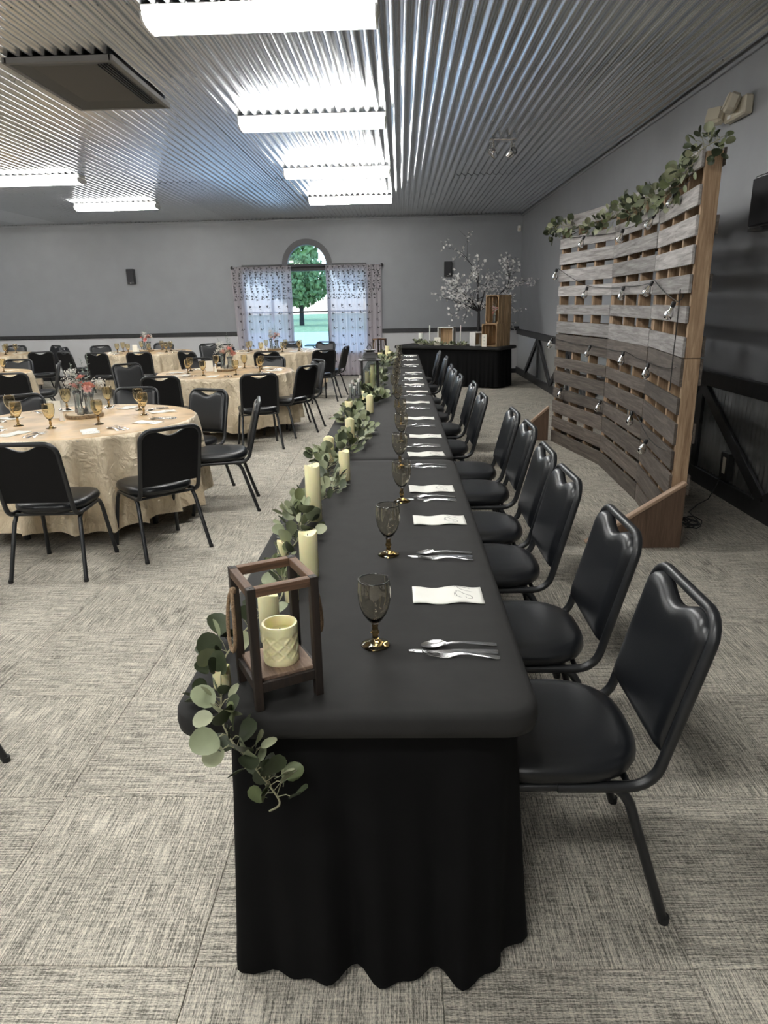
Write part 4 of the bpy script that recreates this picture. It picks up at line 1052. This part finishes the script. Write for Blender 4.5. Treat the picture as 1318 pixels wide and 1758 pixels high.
def lantern(label, cx, cy, rot, s=.15, H=.275, z=TZ):
    t = thing('wooden_lantern', label, 'lantern', (cx, cy, z), rot, 'wooden lanterns'); p = .0175; h = s / 2 - p / 2
    for sx in (-1, 1):
        for sy in (-1, 1): MB().bbox((0, 0, 0), (p, p, H - .0), .0012).build('post', M['lantern_wood_shaded'], t, loc=(sx * h, sy * h, H / 2))
    for sy in (-1, 1):
        MB().bbox((0, 0, 0), (s - 2 * p, p * .95, .019), .001).build('top_rail', M['lantern_top'], t, loc=(0, sy * h, H - .0100))
    for sx in (-1, 1):
        MB().bbox((0, 0, 0), (s - 2 * p, p * .95, .019), .001).build('top_rail', M['lantern_top'], t, loc=(sx * h, 0, H - .0100), rot=(0, 0, PI / 2))
    for sx, sy in ((0, 1), (0, -1), (1, 0), (-1, 0)):
        if sy: MB().bbox((0, 0, 0), (s - 2 * p, p * .8, .022), .001).build('bottom_rail', M['lantern_wood_shaded'], t, loc=(0, sy * h, .052))
        else: MB().bbox((0, 0, 0), (s - 2 * p, p * .8, .022), .001).build('bottom_rail', M['lantern_wood_shaded'], t, loc=(sx * h, 0, .052), rot=(0, 0, PI / 2))
    MB().bbox((0, 0, 0), (s - .022, s - .022, .009), .001).build('shelf', M['lantern_floor'], t, loc=(0, 0, .066))
    # rope loops knotted through the top of two sides
    for sx in (-1, 1):
        X1 = sx * (s / 2 + .006); pts = []
        for i in range(27):
            a = 2 * PI * i / 26
            w = .034 * math.sin(a); zz = H - .028 - .066 * (1 - math.cos(a))
            pts.append((X1 + sx * (.006 + .010 * math.sin(a / 2)), w * (1 - .35 * math.cos(a)) * .8, zz))
        MB().tube(pts, .0042, 7).build('rope_handle', M['rope'], t, 60)
        kn = MB(); kn.lathe([(.001, -.008), (.006, -.006), (.0075, 0), (.006, .006), (.001, .008)], 10, (X1 + sx * .004, 0, H - .026)); kn.build('knot', M['rope'], t, 60)
    for sx in (-1, 1):
        for sy in (-1, 1): MB().lathe([(.0022, 0), (.0022, .0008)], 8, (sx * h, sy * h, H)).build('nail', M['black'], t)
    return t
LR = math.radians(28)
lantern('walnut stained open wooden lantern with rope loops at the near end of the head table', -.277, 1.338, LR)
# lattice candle
t = thing('pillar_candle', 'fat cream candle with a carved lattice pattern inside the nearest wooden lantern', 'candle', (-.268, 1.335, TZ + .0708), 0, 'pillar candles on the head table')
def lat(r, z, a):
    if r < .034 or z < .012 or z > .070: return r
    u = a * 8 / PI; v = (z - .012) / .058 * 4.5
    d1 = abs(((u + v) / 2 + .5) % 1 - .5); d2 = abs(((u - v) / 2 + .5) % 1 - .5); d = min(d1, d2)
    e = min(1, (z - .012) / .008, (.070 - z) / .006)
    return r - .0017 * e * (1 if d > .13 else 0)
r = .0385; h = .088
prof = [(r * .97, 0), (r, .003)] + [(r, .008 + .0022 * i) for i in range(34)] + [(r, h - .003), (r * .98, h), (r * .86, h), (r * .80, h - .004), (r * .76, h - .022), (r * .3, h - .026), (.001, h - .026)]
MB().lathe(prof, 144, fn=lat).build('wax', M['wax'], t, 50); MB().tube([(0, 0, h - .026), (0, .001, h - .014)], .0013, 5).build('wick', M['wick'], t)
lantern('small wooden lantern at the far end of the head table by the curtain', -.33, 10.95, .6, .16, .28)
for k, (x, y, h) in enumerate(((-.20, 10.35, .20), (-.16, 10.2, .13), (-.30, 10.15, .12), (-.33, 10.95, .0))):
    if h: pillar(x, y, TZ, .032, h, 'cream pillar candle %s before the far wooden lantern' % ['tallest', 'right', 'left'][k])
# black metal lantern
t = thing('metal_lantern', 'tall black metal lantern with glass sides on the head table garland', 'lantern', (-.30, 6.68, TZ), .12)
w = .075
MB().bbox((0, 0, .012), (.17, .17, .024), .003).build('base', M['black'], t)
for sx in (-1, 1):
    for sy in (-1, 1): MB().bbox((sx * w, sy * w, .155), (.013, .013, .265), .001).build('post', M['black'], t)
for sx, sy in ((1, 0), (-1, 0), (0, 1), (0, -1)):
    MB().box((sx * w, sy * w, .155), (.003 if sx else .135, .003 if sy else .135, .262)).build('pane', M['pane'], t)
def sqr(s_, z): return [(-s_, -s_, z), (s_, -s_, z), (s_, s_, z), (-s_, s_, z)]
MB().rings([sqr(.085, .286), sqr(.105, .288), sqr(.105, .294), sqr(.082, .300), sqr(.066, .312), sqr(.056, .335), sqr(.052, .355), sqr(.048, .362)]).build('roof', M['black'], t)
MB().rings([sqr(.03, .362), sqr(.03, .378)]).build('chimney', M['black'], t); MB().rings([sqr(.052, .378), sqr(.052, .384)]).build('cap', M['black'], t)
MB().tube([(.022 * math.cos(a), 0, .404 + .022 * math.sin(a)) for a in [2 * PI * i / 14 for i in range(14)]], .0035, 6, closed=True).build('ring', M['black'], t, 60)
for k, (x, y, h) in enumerate(((-.325, 6.66, .16), (-.275, 6.70, .22), (-.30, 6.72, .12))):
    pillar(x, y, TZ + .0245, .022, h, 'cream candle inside the black metal lantern, %s one' % ['left', 'tall right', 'short middle'][k])
for k in range(6):
    x = -.455 + .032 * (k % 3) ; y = 6.15 + .30 * (k // 3) + .1 * (k % 3); hh = [.10, .075, .12][k % 3]
    t = thing('candle_vial', 'slim glass vial with white candle left of the black lantern, ' + ['front left', 'front middle', 'front right', 'rear left', 'rear middle', 'rear right'][k], 'candle holder', (x, y, TZ), 0, 'candle vials by the metal lantern')
    MB().lathe([(.012, 0), (.0125, .003), (.0125, hh), (.0115, hh), (.0115, .004), (.001, .004)], 14).build('glass_tube', M['vase'], t, 40)
    MB().lathe([(.0105, .0045), (.0105, hh * 1.25), (.004, hh * 1.27)], 12).build('wax', M['waxwhite'], t, 40)
# ------------------------------------------------------------------ eucalyptus
def leaf_mesh(mat, w, l, cup, nm='leaf'):
    mb = MB(); n = 12; k = 0
    mb.v.append((0, 0, 0)); mb.v.append((0, l * .5, -cup * .4))
    ring = []
    for i in range(n):
        a = -PI / 2 + 2 * PI * (i + .5) / n
        x = w / 2 * math.cos(a); y = l / 2 + l / 2 * math.sin(a) * (1 if math.sin(a) > 0 else 1)
        ring.append((x, y, cup * (abs(x) / (w / 2)) ** 1.5 - cup * .5 * max(0, (y / l - .7))))
    mb.v += ring
    for i in range(n - 1): mb.f.append((1, 2 + i, 3 + i))
    mb.f.append((1, 2 + n - 1, 2)); mb.v[0] = (0, 0, 0)
    # stalk
    mb.tube([(0, -.012, 0), (0, .004, .0)], .0009, 4)
    return mb.mesh(nm, mat, 'all')
LM = []
for mi, mt in enumerate(LEAF):
    for (w, l, c) in ((.042, .046, .006), (.034, .042, .004), (.050, .052, .008), (.020, .042, .004)):
        LM.append((mi, leaf_mesh(mt, w, l, c)))
def catmull(P, n):
    P = [Vector(p) for p in P]; out = []
    for i in range(len(P) - 1):
        a = P[max(0, i - 1)]; b = P[i]; c = P[i + 1]; d = P[min(len(P) - 1, i + 2)]
        for k in range(n):
            t = k / n; out.append(.5 * ((2 * b) + (c - a) * t + (2 * a - 5 * b + 4 * c - d) * t * t + (3 * b - a - 3 * c + d) * t ** 3))
    out.append(P[-1]); return out
def garland(label, pts, n, seed, spread=.07, lift=.05, weights=(3, 4, 3, 2), size=1.0, floor_z=None, keep=None, group='eucalyptus garlands', extra=(), cat='garland', avoid=(), bare=False):
    R = random.Random(seed); P = catmull(pts, 8); root = P[0]
    t = thing('eucalyptus_garland', label, cat, tuple(root), 0, group)
    st = MB(); st.tube([p - root for p in P], .0022, 5)
    L = len(P); k = 0; tries = 0
    while k < n and tries < n * 12:
        tries += 1
        f = (R.random() * .90 + .10 if bare else R.random()) * (L - 1.001); i = int(f); p = P[i].lerp(P[i + 1], f - i); d = (P[i + 1] - P[i]).normalized()
        off = Vector((R.gauss(0, 1), R.gauss(0, 1), abs(R.gauss(0, 1)) if floor_z else R.gauss(0, 1)))
        off -= d * off.dot(d) * .6; off = off.normalized() * R.uniform(.25, 1) * spread
        if floor_z: off.z = abs(off.z) * lift / spread
        c = p + off
        if keep and not keep(c): continue
        # orient leaf outwards from the stem with some random tilt, faces mostly up / outwards
        yv_ = (off.normalized() * .9 + d * R.uniform(-.7, .7) + Vector((0, 0, R.uniform(-.25, .5)))).normalized()
        nz = Vector((R.gauss(0, .55), R.gauss(0, .55) - .25, 1)) if floor_z else Vector((R.gauss(-.8, .6), R.gauss(-.7, .6), R.gauss(.3, .6)))
        nz = (nz - yv_ * nz.dot(yv_)).normalized(); xv_ = yv_.cross(nz)
        sc = size * R.uniform(.75, 1.25)
        tip = c + yv_ * .05 * sc
        if floor_z and p.z > floor_z - .01:
            zmin = floor_z + .004
            if min(c.z, tip.z) - .012 < zmin: c.z += zmin - (min(c.z, tip.z) - .012)
        mid = c + yv_ * .025 * sc
        bad = False
        for (ax, ay, az, ar, ah) in avoid:
            if mid.z < az + ah + .01 and mid.z > az - .02 and math.hypot(mid.x - ax, mid.y - ay) < ar + .022: bad = True
        if bad: continue
        mi, me = R.choices(LM, weights=[w for w in weights for _ in range(4)])[0]
        mw = Matrix((xv_, yv_, nz)).transposed().to_4x4(); mw = Matrix.Translation(c - root) @ mw @ Matrix.Scale(sc, 4)
        ob('leaf', me, t, mw=mw); k += 1
        st.tube([p - root, p.lerp(c, .6) + Vector((0, 0, .006)) - root, c - root], .0010, 4)
    st.build('stem', M['stem'], t)
    return t
AV = [(x, y, TZ, r, h) for x, y, r, h, _ in cl_] + [(-.407, 1.345, TZ, .02, .045), (-.401, 2.143, TZ, .02, .055), (-.277, 1.338, TZ, .10, .275), (-.30, 6.68, TZ, .10, .38)]
Z = TZ + .014
garland('eucalyptus garland trailing off the near end of the head table, around the wooden lantern', [(-.285, 1.178, .555), (-.262, 1.178, .575), (-.28, 1.175, .62), (-.315, 1.172, .68), (-.35, 1.175, .73), (-.375, 1.20, .772), (-.385, 1.25, Z), (-.405, 1.33, Z + .0), (-.425, 1.45, Z), (-.40, 1.62, Z), (-.35, 1.78, Z), (-.37, 1.95, Z), (-.39, 2.1, Z), (-.37, 2.3, Z)], 92, 11, .043, .045, (5, 3, 2, 2), 1.0, TZ, avoid=AV, bare=True)
garland('eucalyptus garland around the tallest pillar candle', [(-.375, 2.28, Z), (-.38, 2.42, Z + .01), (-.41, 2.62, Z), (-.35, 2.78, Z), (-.31, 2.95, Z), (-.35, 3.15, Z + .01), (-.38, 3.35, Z), (-.36, 3.5, Z)], 120, 12, .075, .07, (4, 4, 2, 2), 1.0, TZ, avoid=AV)
garland('eucalyptus garland across the first table seam', [(-.42, 3.45, Z), (-.34, 3.7, Z), (-.29, 3.95, Z), (-.27, 4.2, Z), (-.24, 4.45, Z), (-.32, 4.7, Z), (-.39, 4.9, Z), (-.33, 5.15, Z)], 150, 13, .095, .08, (3, 4, 2, 3), 1.1, TZ, avoid=AV)
garland('eucalyptus garland in front of the black metal lantern', [(-.40, 5.3, Z), (-.33, 5.55, Z), (-.24, 5.8, Z), (-.18, 6.0, Z), (-.25, 6.25, Z), (-.35, 6.4, Z), (-.42, 6.7, Z)], 110, 14, .085, .07, (5, 2, 4, 2), 1.1, TZ, avoid=AV)
garland('eucalyptus garland behind the black metal lantern', [(-.20, 6.9, Z), (-.28, 7.3, Z), (-.22, 7.8, Z), (-.30, 8.3, Z), (-.24, 8.8, Z)], 80, 15, .08, .07, (5, 2, 4, 2), 1.1, TZ)
garland('eucalyptus garland at the far end of the head table', [(-.25, 8.9, Z), (-.18, 9.4, Z), (-.26, 9.8, Z), (-.15, 10.2, Z), (-.20, 10.7, Z), (-.28, 11.2, Z)], 100, 16, .08, .09, (5, 2, 4, 3), 1.1, TZ)

# ------------------------------------------------------------------ pallet backdrop
pw = thing('pallet_wall', 'curved backdrop wall of weathered pallets beside the head table', 'backdrop', (1.86, 5.9, 0))
PV = [Vector((1.70, 4.30)), Vector((1.86, 5.36)), Vector((1.915, 6.60)), Vector((1.705, 7.85))]
ROWU = [(2.36, 2.255), (2.166, 2.061), (2.007, 1.896), (1.849, 1.736), (1.688, 1.58), (1.502, 1.404), (1.331, 1.205)]
ROWL = [(1.198, 1.03), (.953, .849), (.804, .669), (.623, .506), (.473, .335), (.295, .165), (.135, .002)]
off0 = Vector((1.86, 5.9, 0))
for c in range(3):
    a, b = PV[c], PV[c + 1]; d = (b - a); L = d.length; d.normalize(); nb = Vector((d.y, -d.x))   # towards the wall
    if nb.x < 0: nb = -nb
    yaw = math.atan2(d.y, d.x); 
    def place_box(name, s0, s1, dep0, dep1, z0, z1, mat, tw=0, bev=.002):
        mid = a + d * ((s0 + s1) / 2) + nb * ((dep0 + dep1) / 2); 
        mb = MB(); mb.bbox((0, 0, 0), (s1 - s0, dep1 - dep0, z1 - z0), bev)
        return ob(name, mb.mesh(name, mat), pw, mw=Matrix.Translation(Vector((mid.x, mid.y, (z0 + z1) / 2)) - off0) @ Matrix.Rotation(yaw, 4, 'Z') @ Matrix.Rotation(tw, 4, 'Y'))
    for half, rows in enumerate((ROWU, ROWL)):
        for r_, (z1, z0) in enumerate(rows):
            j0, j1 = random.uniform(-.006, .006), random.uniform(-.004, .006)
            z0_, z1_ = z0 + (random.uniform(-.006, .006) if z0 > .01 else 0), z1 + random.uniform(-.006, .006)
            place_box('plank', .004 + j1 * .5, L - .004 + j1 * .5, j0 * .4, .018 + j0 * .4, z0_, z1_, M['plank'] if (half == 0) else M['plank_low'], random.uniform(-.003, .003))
        zt_, zb_ = (2.335, 1.2) if half == 0 else (1.196, .002)
        for q in range(4):
            s_ = .02 + (L - .04) * q / 3
            place_box('stringer', s_ - .019, s_ + .019, .0205, .110, zb_, zt_, M['stringer'])
        for q in (0, 2, 4, 6):
            z1, z0 = rows[q]; z1 = min(z1, zt_ + .02); place_box('plank', .01, L - .01, .112, .130, z0 + .004, z1 - .004, M['plank_low'])
# foot boards at both ends
def foot(x0, x1, y, z1, z0, lab):
    mb = MB(); mb.prism([(x0 - off0.x, .001), (x1 - off0.x, .001), (x1 - off0.x, z1), (x0 - off0.x, z0)], y - .02 - off0.y, y + .02 - off0.y, 'y'); mb.build('foot_board', M['footwood'], pw)
    ang = math.atan2(z1 - z0, x1 - x0); Lc = math.hypot(x1 - x0, z1 - z0)
    mb = MB(); mb.bbox((0, 0, 0), (Lc + .02, .05, .022), .003)
    ob('foot_cap', mb.mesh('foot_cap', M['captrim']), pw, mw=Matrix.Translation(((x0 + x1) / 2 - off0.x - .011 * math.sin(ang), y - off0.y, (z0 + z1) / 2 + .011)) @ Matrix.Rotation(-ang, 4, 'Y'))
foot(1.20, 1.79, 4.262, .415, .03, '')
foot(1.30, 1.68, 7.90, .37, .04, '')
bk_ = MB(); bk_.bbox((1.77 - off0.x + .15, 4.30 - off0.y + .2, .2), (.03, .5, .4), .003)
# nail holes on the near post
for z in (2.02, 1.62, 1.28, 1.05, .78, .5):
    MB().lathe([(.004, 0), (.004, .002)], 8).build('nail', M['black'], pw, loc=(1.745 - off0.x, 4.2985 - off0.y, z), rot=(PI / 2, 0, 0))

# string lights
bulb_pts = [[(1.70, 7.83, 1.859), (1.844, 7.031, 1.66), (1.894, 6.058, 1.64), (1.843, 5.239, 1.66), (1.729, 4.493, 1.52)],
            [(1.79, 7.18, 2.13), (1.88, 6.223, 2.10), (1.85, 5.367, 2.12), (1.755, 4.749, 2.19)],
            [(1.69, 7.87, 1.14), (1.86, 6.882, 1.11), (1.877, 5.914, 1.12), (1.817, 5.136, 1.09)],
            [(1.757, 7.527, .63), (1.91, 6.568, .625), (1.86, 5.532, .68), (1.786, 4.93, .57)]]
def surf_x(y):
    for a, b in zip(PV, PV[1:]):
        if y <= b.y: f = (y - a.y) / (b.y - a.y); return a.x + (b.x - a.x) * f
    return PV[-1].x
rowname = ['second row', 'top row', 'third row', 'lowest row']
def bulb(p, lab, tilt):
    t = thing('string_bulb', lab, 'light bulb', p, 0, 'string light bulbs on the pallet wall'); t.rotation_euler = tilt
    MB().lathe([(.004, .0), (.014, -.004), (.015, -.03), (.013, -.036)], 12).build('socket', M['darkplastic'], t, 40)
    MB().lathe([(.011, -.036), (.013, -.045), (.024, -.068), (.0285, -.088), (.024, -.106), (.011, -.116), (.001, -.118)], 16, caps=True).build('bulb_glass', M['bulbglass'], t, 60)
    MB().tube([(-.005, 0, -.04), (-.010, 0, -.08), (0, 0, -.075), (.010, 0, -.08), (.005, 0, -.04)], .0012, 4).build('filament', M['copper'], t)
for ri, rw_ in enumerate(bulb_pts):
    path = []; pts = [(surf_x(y) - .018, y, z + .012) for x, y, z in rw_]
    ends = [(surf_x(7.8) - .02, 7.84, pts[0][2] + .05)] + pts + [(surf_x(4.32) - .02, 4.33, pts[-1][2] + .04)]
    if pts[0][1] > 7.8: ends = ends[1:]
    for a, b in zip(ends, ends[1:]):
        for q in range(8):
            f = q / 8; y = a[1] + (b[1] - a[1]) * f; path.append((surf_x(y) - .016, y, a[2] + (b[2] - a[2]) * f - .05 * 4 * f * (1 - f) * .3))
    path.append(ends[-1])
    cb_ = MB(); cb_.tube(path, .0026, 6); tag(cb_.build('string_light_cable', M['cord'], None, 60), 'black string light cable across the pallet wall, ' + rowname[ri], 'cable', 'string light cables')
    for i, p in enumerate(pts):
        xx = -.04; bulb((p[0] - .014, p[1], p[2]), 'clear hanging bulb on the pallet wall, %s, %s from the far end' % (rowname[ri], ORD[i]), (random.uniform(-.35, .35), random.uniform(.15, .45), 0))
vc = MB(); vc.tube([(1.675, 4.36, 1.60), (1.672, 4.35, 1.4), (1.675, 4.37, 1.2), (1.672, 4.36, 1.0)], .0035, 6)
tag(vc.build('string_light_cable', M['cord'], None, 60), 'black cable running down the near edge of the pallet wall', 'cable', 'string light cables')

garland('eucalyptus garland along the near half of the pallet wall top', [(1.76, 4.24, 2.38), (1.68, 4.30, 2.33), (1.70, 4.5, 2.25), (1.74, 4.75, 2.22), (1.77, 4.95, 2.21), (1.80, 5.2, 2.20), (1.83, 5.45, 2.26), (1.83, 5.7, 2.22), (1.85, 5.95, 2.20)], 170, 21, .085, .08, (6, 2, 4, 2), 1.15, None, group='pallet wall garlands', keep=lambda c: c.x < surf_x(max(c.y, 4.3)) - .02 or c.z > 2.38 or c.y < 4.26)
garland('eucalyptus garland along the far half of the pallet wall top', [(1.85, 5.95, 2.22), (1.87, 6.25, 2.30), (1.87, 6.6, 2.22), (1.84, 6.95, 2.22), (1.79, 7.3, 2.22), (1.72, 7.6, 2.27), (1.67, 7.88, 2.30), (1.65, 7.95, 2.2)], 150, 22, .085, .08, (6, 2, 4, 3), 1.15, None, group='pallet wall garlands', keep=lambda c: c.x < surf_x(c.y) - .02 or c.z > 2.38)

# cord tangle on the carpet by the pallet
pts = []
for i in range(70):
    a = i * .55; r_ = .07 + .03 * math.sin(i * .9); pts.append((1.98 + r_ * math.cos(a) + .012 * i / 10, 4.75 + r_ * 1.4 * math.sin(a) + .03 * math.sin(i), .006 + .0022 * (i // 11)))
pts += [(2.15, 5.0, .008), (2.3, 5.2, .008), (2.42, 5.3, .02), (2.5, 5.36, .12), (2.535, 5.36, .22)]
cb_ = MB(); cb_.tube(pts, .004, 6); tag(cb_.build('power_cord', M['cord'], None, 60), 'tangled thin black power cord on the carpet behind the pallet wall', 'cord')

# ------------------------------------------------------------------ gift table in the corner
GA = math.radians(-32); Bc = Vector((1.80, 12.74)); ux = Vector((-math.cos(math.radians(32)), math.sin(math.radians(32)))); uy = Vector((math.sin(math.radians(32)), math.cos(math.radians(32))))
gc = Bc + ux * 1.15 + uy * .38
draped('black draped display table standing askew in the back right corner', gc.x, gc.y, math.radians(90 - 32), .76, 2.3, 31, (.05, .05, .06))
def gp(s, t_): p = Bc + ux * s + uy * t_; return p
GZ = .7507
def crate(label, s, t_, z, W, D, H, ang):
    """wooden crate standing with its mouth towards local -y"""
    p = gp(s, t_); t = thing('wooden_crate', label, 'crate', (p.x, p.y, z), ang, 'wooden crates')
    th = .010
    for sx in (-1, 1):
        n = 4
        for k in range(n): w_ = D / n - .012; MB().bbox((0, 0, 0), (th, w_, H - .002), .001).build('slat', M['crate'], t, loc=(sx * (W / 2 - th / 2), -D / 2 + D / n * (k + .5), H / 2))
        for zz in (.03, H - .03): MB().bbox((0, 0, 0), (.014, D - .01, .02), .001).build('batten', M['crate'], t, loc=(sx * (W / 2 - th - .008), 0, zz))
    for k in range(3):
        w_ = D / 3 - .012
        for zz in (th / 2, H - th / 2): MB().bbox((0, 0, 0), (W - 2 * th, w_, th), .001).build('slat', M['crate'], t, loc=(0, -D / 2 + D / 3 * (k + .5), zz))
    for k in range(4): MB().bbox((0, 0, 0), (W / 4 - .014, th, H - 2 * th), .001).build('slat', M['crate'], t, loc=(-W / 2 + W / 4 * (k + .5), D / 2 - th / 2, H / 2))
    for sx in (-1, 1):
        for zz in (.02, H - .02): MB().prism([(sx * (W / 2 - .011), zz - .02 if zz < .1 else zz + .01), (sx * (W / 2 - .05), zz - .01 if zz < .1 else zz + .01), (sx * (W / 2 - .011), zz + .03 if zz < .1 else zz - .03)], -D / 2 + .002, -D / 2 + .012, 'y').build('corner_block', M['crate'], t)
    return t
CA = math.radians(-42)
crate('brown slatted wooden crate lying open on the display table, lower of the stack', .27, .36, GZ, .34, .44, .40, CA)
crate('brown slatted wooden crate stacked on top of the other crate', .24, .38, GZ + .4012, .28, .42, .50, CA)
def wbox(label, s, t_, W, D, H, ang, z=GZ):
    p = gp(s, t_); t = thing('shadow_box', label, 'box', (p.x, p.y, z), ang, 'white display boxes'); th = .02
    for sx in (-1, 1): MB().bbox((sx * (W / 2 - th / 2), 0, H / 2), (th, D, H), .002).build('side_board', M['whitebox'], t)
    for zz in (th / 2, H - th / 2): MB().bbox((0, 0, zz), (W - 2 * th, D, th), .002).build('cross_board', M['whitebox'], t)
    MB().box((0, D / 2 - .006, H / 2), (W - 2 * th, .01, H - 2 * th)).build('back_board', M['crate'], t); return t
wbox('large white framed display box with a brown back on the display table', 1.28, .32, .31, .20, .34, math.radians(-18))
wbox('small white display box left of the crates', .62, .30, .22, .20, .25, math.radians(25))
def tiny(name, label, cat, s, t_, build, z=GZ, ang=0, grp=None):
    p = gp(s, t_); t = thing(name, label, cat, (p.x, p.y, z), ang, grp); build(t); return t
def taper(t):
    MB().lathe([(.03, 0), (.03, .006), (.008, .012), (.007, .06), (.014, .068), (.014, .085), (.011, .085)], 14).build('holder', M['steel'], t, 40)
    MB().lathe([(.0105, .085), (.010, .36), (.004, .375), (.001, .378)], 12).build('wax', M['waxwhite'], t, 40)
tiny('taper_candle', 'white taper candle left of the large white display box', 'candle', 1.62, .26, taper, grp='taper candles'); tiny('taper_candle', 'white taper candle between the two white display boxes', 'candle', .93, .22, taper, grp='taper candles')
def pill(t): MB().lathe([(.045, 0), (.047, .004), (.047, .215), (.044, .222), (.03, .216), (.001, .212)], 20).build('wax', M['waxwhite'], t, 40)
tiny('pillar_candle', 'thick white pillar candle at the left of the display table', 'candle', 1.88, .36, pill)
def sign(t):
    MB().bbox((0, 0, .11), (.10, .012, .22), .002).build('board', M['card'], t)
    mk = MB()
    for zz, ww in ((.175, .03), (.165, .02), (.115, .03), (.105, .022), (.055, .03), (.045, .02)): mk.box((0, -.0065, zz), (ww, .001, .004))
    mk.build('lettering', M['ink'], t)
tiny('sign_board', 'narrow white sign with small grey lettering leaning at the lower crate', 'sign', .36, .06, sign, ang=math.radians(-38))
def card(t):
    MB().bbox((0, 0, .075), (.12, .006, .15), .001, Euler((-.12, 0, 0)).to_matrix()).build('sheet', M['card'], t)
    MB().tube([(-.02, -.014, .03), (0, -.008, .08), (.02, -.002, .12)], .0012, 4).build('drawing', M['ink'], t)
tiny('greeting_card', 'white card leaning in front of the large display box', 'card', 1.40, .165, card, ang=math.radians(-18))
def pvase(t): fluted(.03, .022, .03, .14, 8).build('vessel', M['vase'], t, 'all')
pc = gp(.27, .28)
tiny('glass_vase', 'small glass vase inside the upper crate', 'vase', .27, .28, pvase, z=GZ + .4012 + .0125)
place(BQ[2], (pc.x, pc.y, GZ + .4012 + .013), 2.0, 'coral bouquet inside the upper crate', 'bouquets'); 
garland('eucalyptus garland lying along the display table front', [tuple(gp(1.95, .28)) + (GZ + .02,), tuple(gp(1.8, .2)) + (GZ + .03,), tuple(gp(1.5, .10)) + (GZ + .015,), tuple(gp(1.1, .10)) + (GZ + .015,), tuple(gp(.75, .09)) + (GZ + .015,)], 120, 33, .07, .06, (3, 5, 2, 3), 1.0, GZ, group='eucalyptus garlands')
# blossom tree
t = thing('blossom_tree', 'artificial dark tree with small white blossoms behind the display table', 'tree', (1.50, 13.75, 0))
R = random.Random(77); tb = MB(); tips = []
MB().lathe([(.16, 0), (.16, .012), (.03, .02)], 24).build('base', M['black'], t)
tb.tube([(0, 0, .01), (.01, 0, .7), (0, 0, 1.15), (.0, 0, 1.38)], [.035, .03, .028, .024], 8)
def branch(p, d, L, r, lev):
    q = p; pts = [p]; rr = [r]; dd = d.copy()
    for i in range(4):
        dd = (dd + Vector((R.gauss(0, .12), R.gauss(0, .12), R.gauss(0, .10)))).normalized(); q = q + dd * L / 4; pts.append(q); rr.append(r * (1 - .17 * (i + 1)))
    tb.tube(pts, rr, 5 if lev < 2 else 3)
    if lev < 3:
        for i in range(3 if lev < 2 else 3):
            f = pts[R.randint(1, 4)]; nd = (dd + Vector((R.gauss(0, .7), R.gauss(0, .7), R.gauss(.05, .45)))).normalized(); branch(f, nd, L * R.uniform(.5, .75), r * .55, lev + 1)
    if lev >= 1: tips.extend(pts[1:])
for d, L in (((-1, -.1, .75), .62), ((-.8, .3, .35), .5), ((-.15, 0, 1), .7), ((.3, .2, .9), .6), ((.85, 0, .65), .62), ((.5, -.3, .35), .45), ((-.5, -.4, .9), .55), ((1, .2, .95), .7)):
    branch(Vector((0, 0, 1.36)), Vector(d).normalized(), L, .016, 0)
tb.build('branches', M['trunk'], t, 60)
bm_ = MB(); 
for k in range(5):
    a = 2 * PI * k / 5; c, s_ = math.cos(a), math.sin(a); bm_.quad((0, 0, 0), (c * .010 - s_ * .008, s_ * .010 + c * .008, .004), (c * .022, s_ * .022, .008), (c * .010 + s_ * .008, s_ * .010 - c * .008, .004))
bme = bm_.mesh('blossom', M['blossom'])
R.shuffle(tips)
ex = MB()
for p in tips[300:900]:
    q = p + Vector((R.gauss(0, .025), R.gauss(0, .025), R.gauss(0, .025))); m3 = Euler((R.uniform(.6, 2.2), R.uniform(-.6, .6), R.uniform(-.8, .8))).to_matrix() * R.uniform(.9, 1.4)
    for a in range(3):
        c, s_ = math.cos(a * 2.1), math.sin(a * 2.1); ex.quad(*[q + m3 @ Vector(v) for v in ((0, 0, 0), (c * .010 - s_ * .008, s_ * .010 + c * .008, .004), (c * .022, s_ * .022, .008), (c * .010 + s_ * .008, s_ * .010 - c * .008, .004))])
ex.build('blossom_mass', M['blossom'], t)['kind'] = 'stuff'
for p in tips[:300]:
    q = p + Vector((R.gauss(0, .02), R.gauss(0, .02), R.gauss(0, .02)))
    ob('blossom', bme, t, mw=Matrix.Translation(q) @ Euler((R.uniform(.6, 2.2), R.uniform(-.6, .6), R.uniform(-.8, .8))).to_matrix().to_4x4() @ Matrix.Scale(R.uniform(1.1, 1.7), 4))
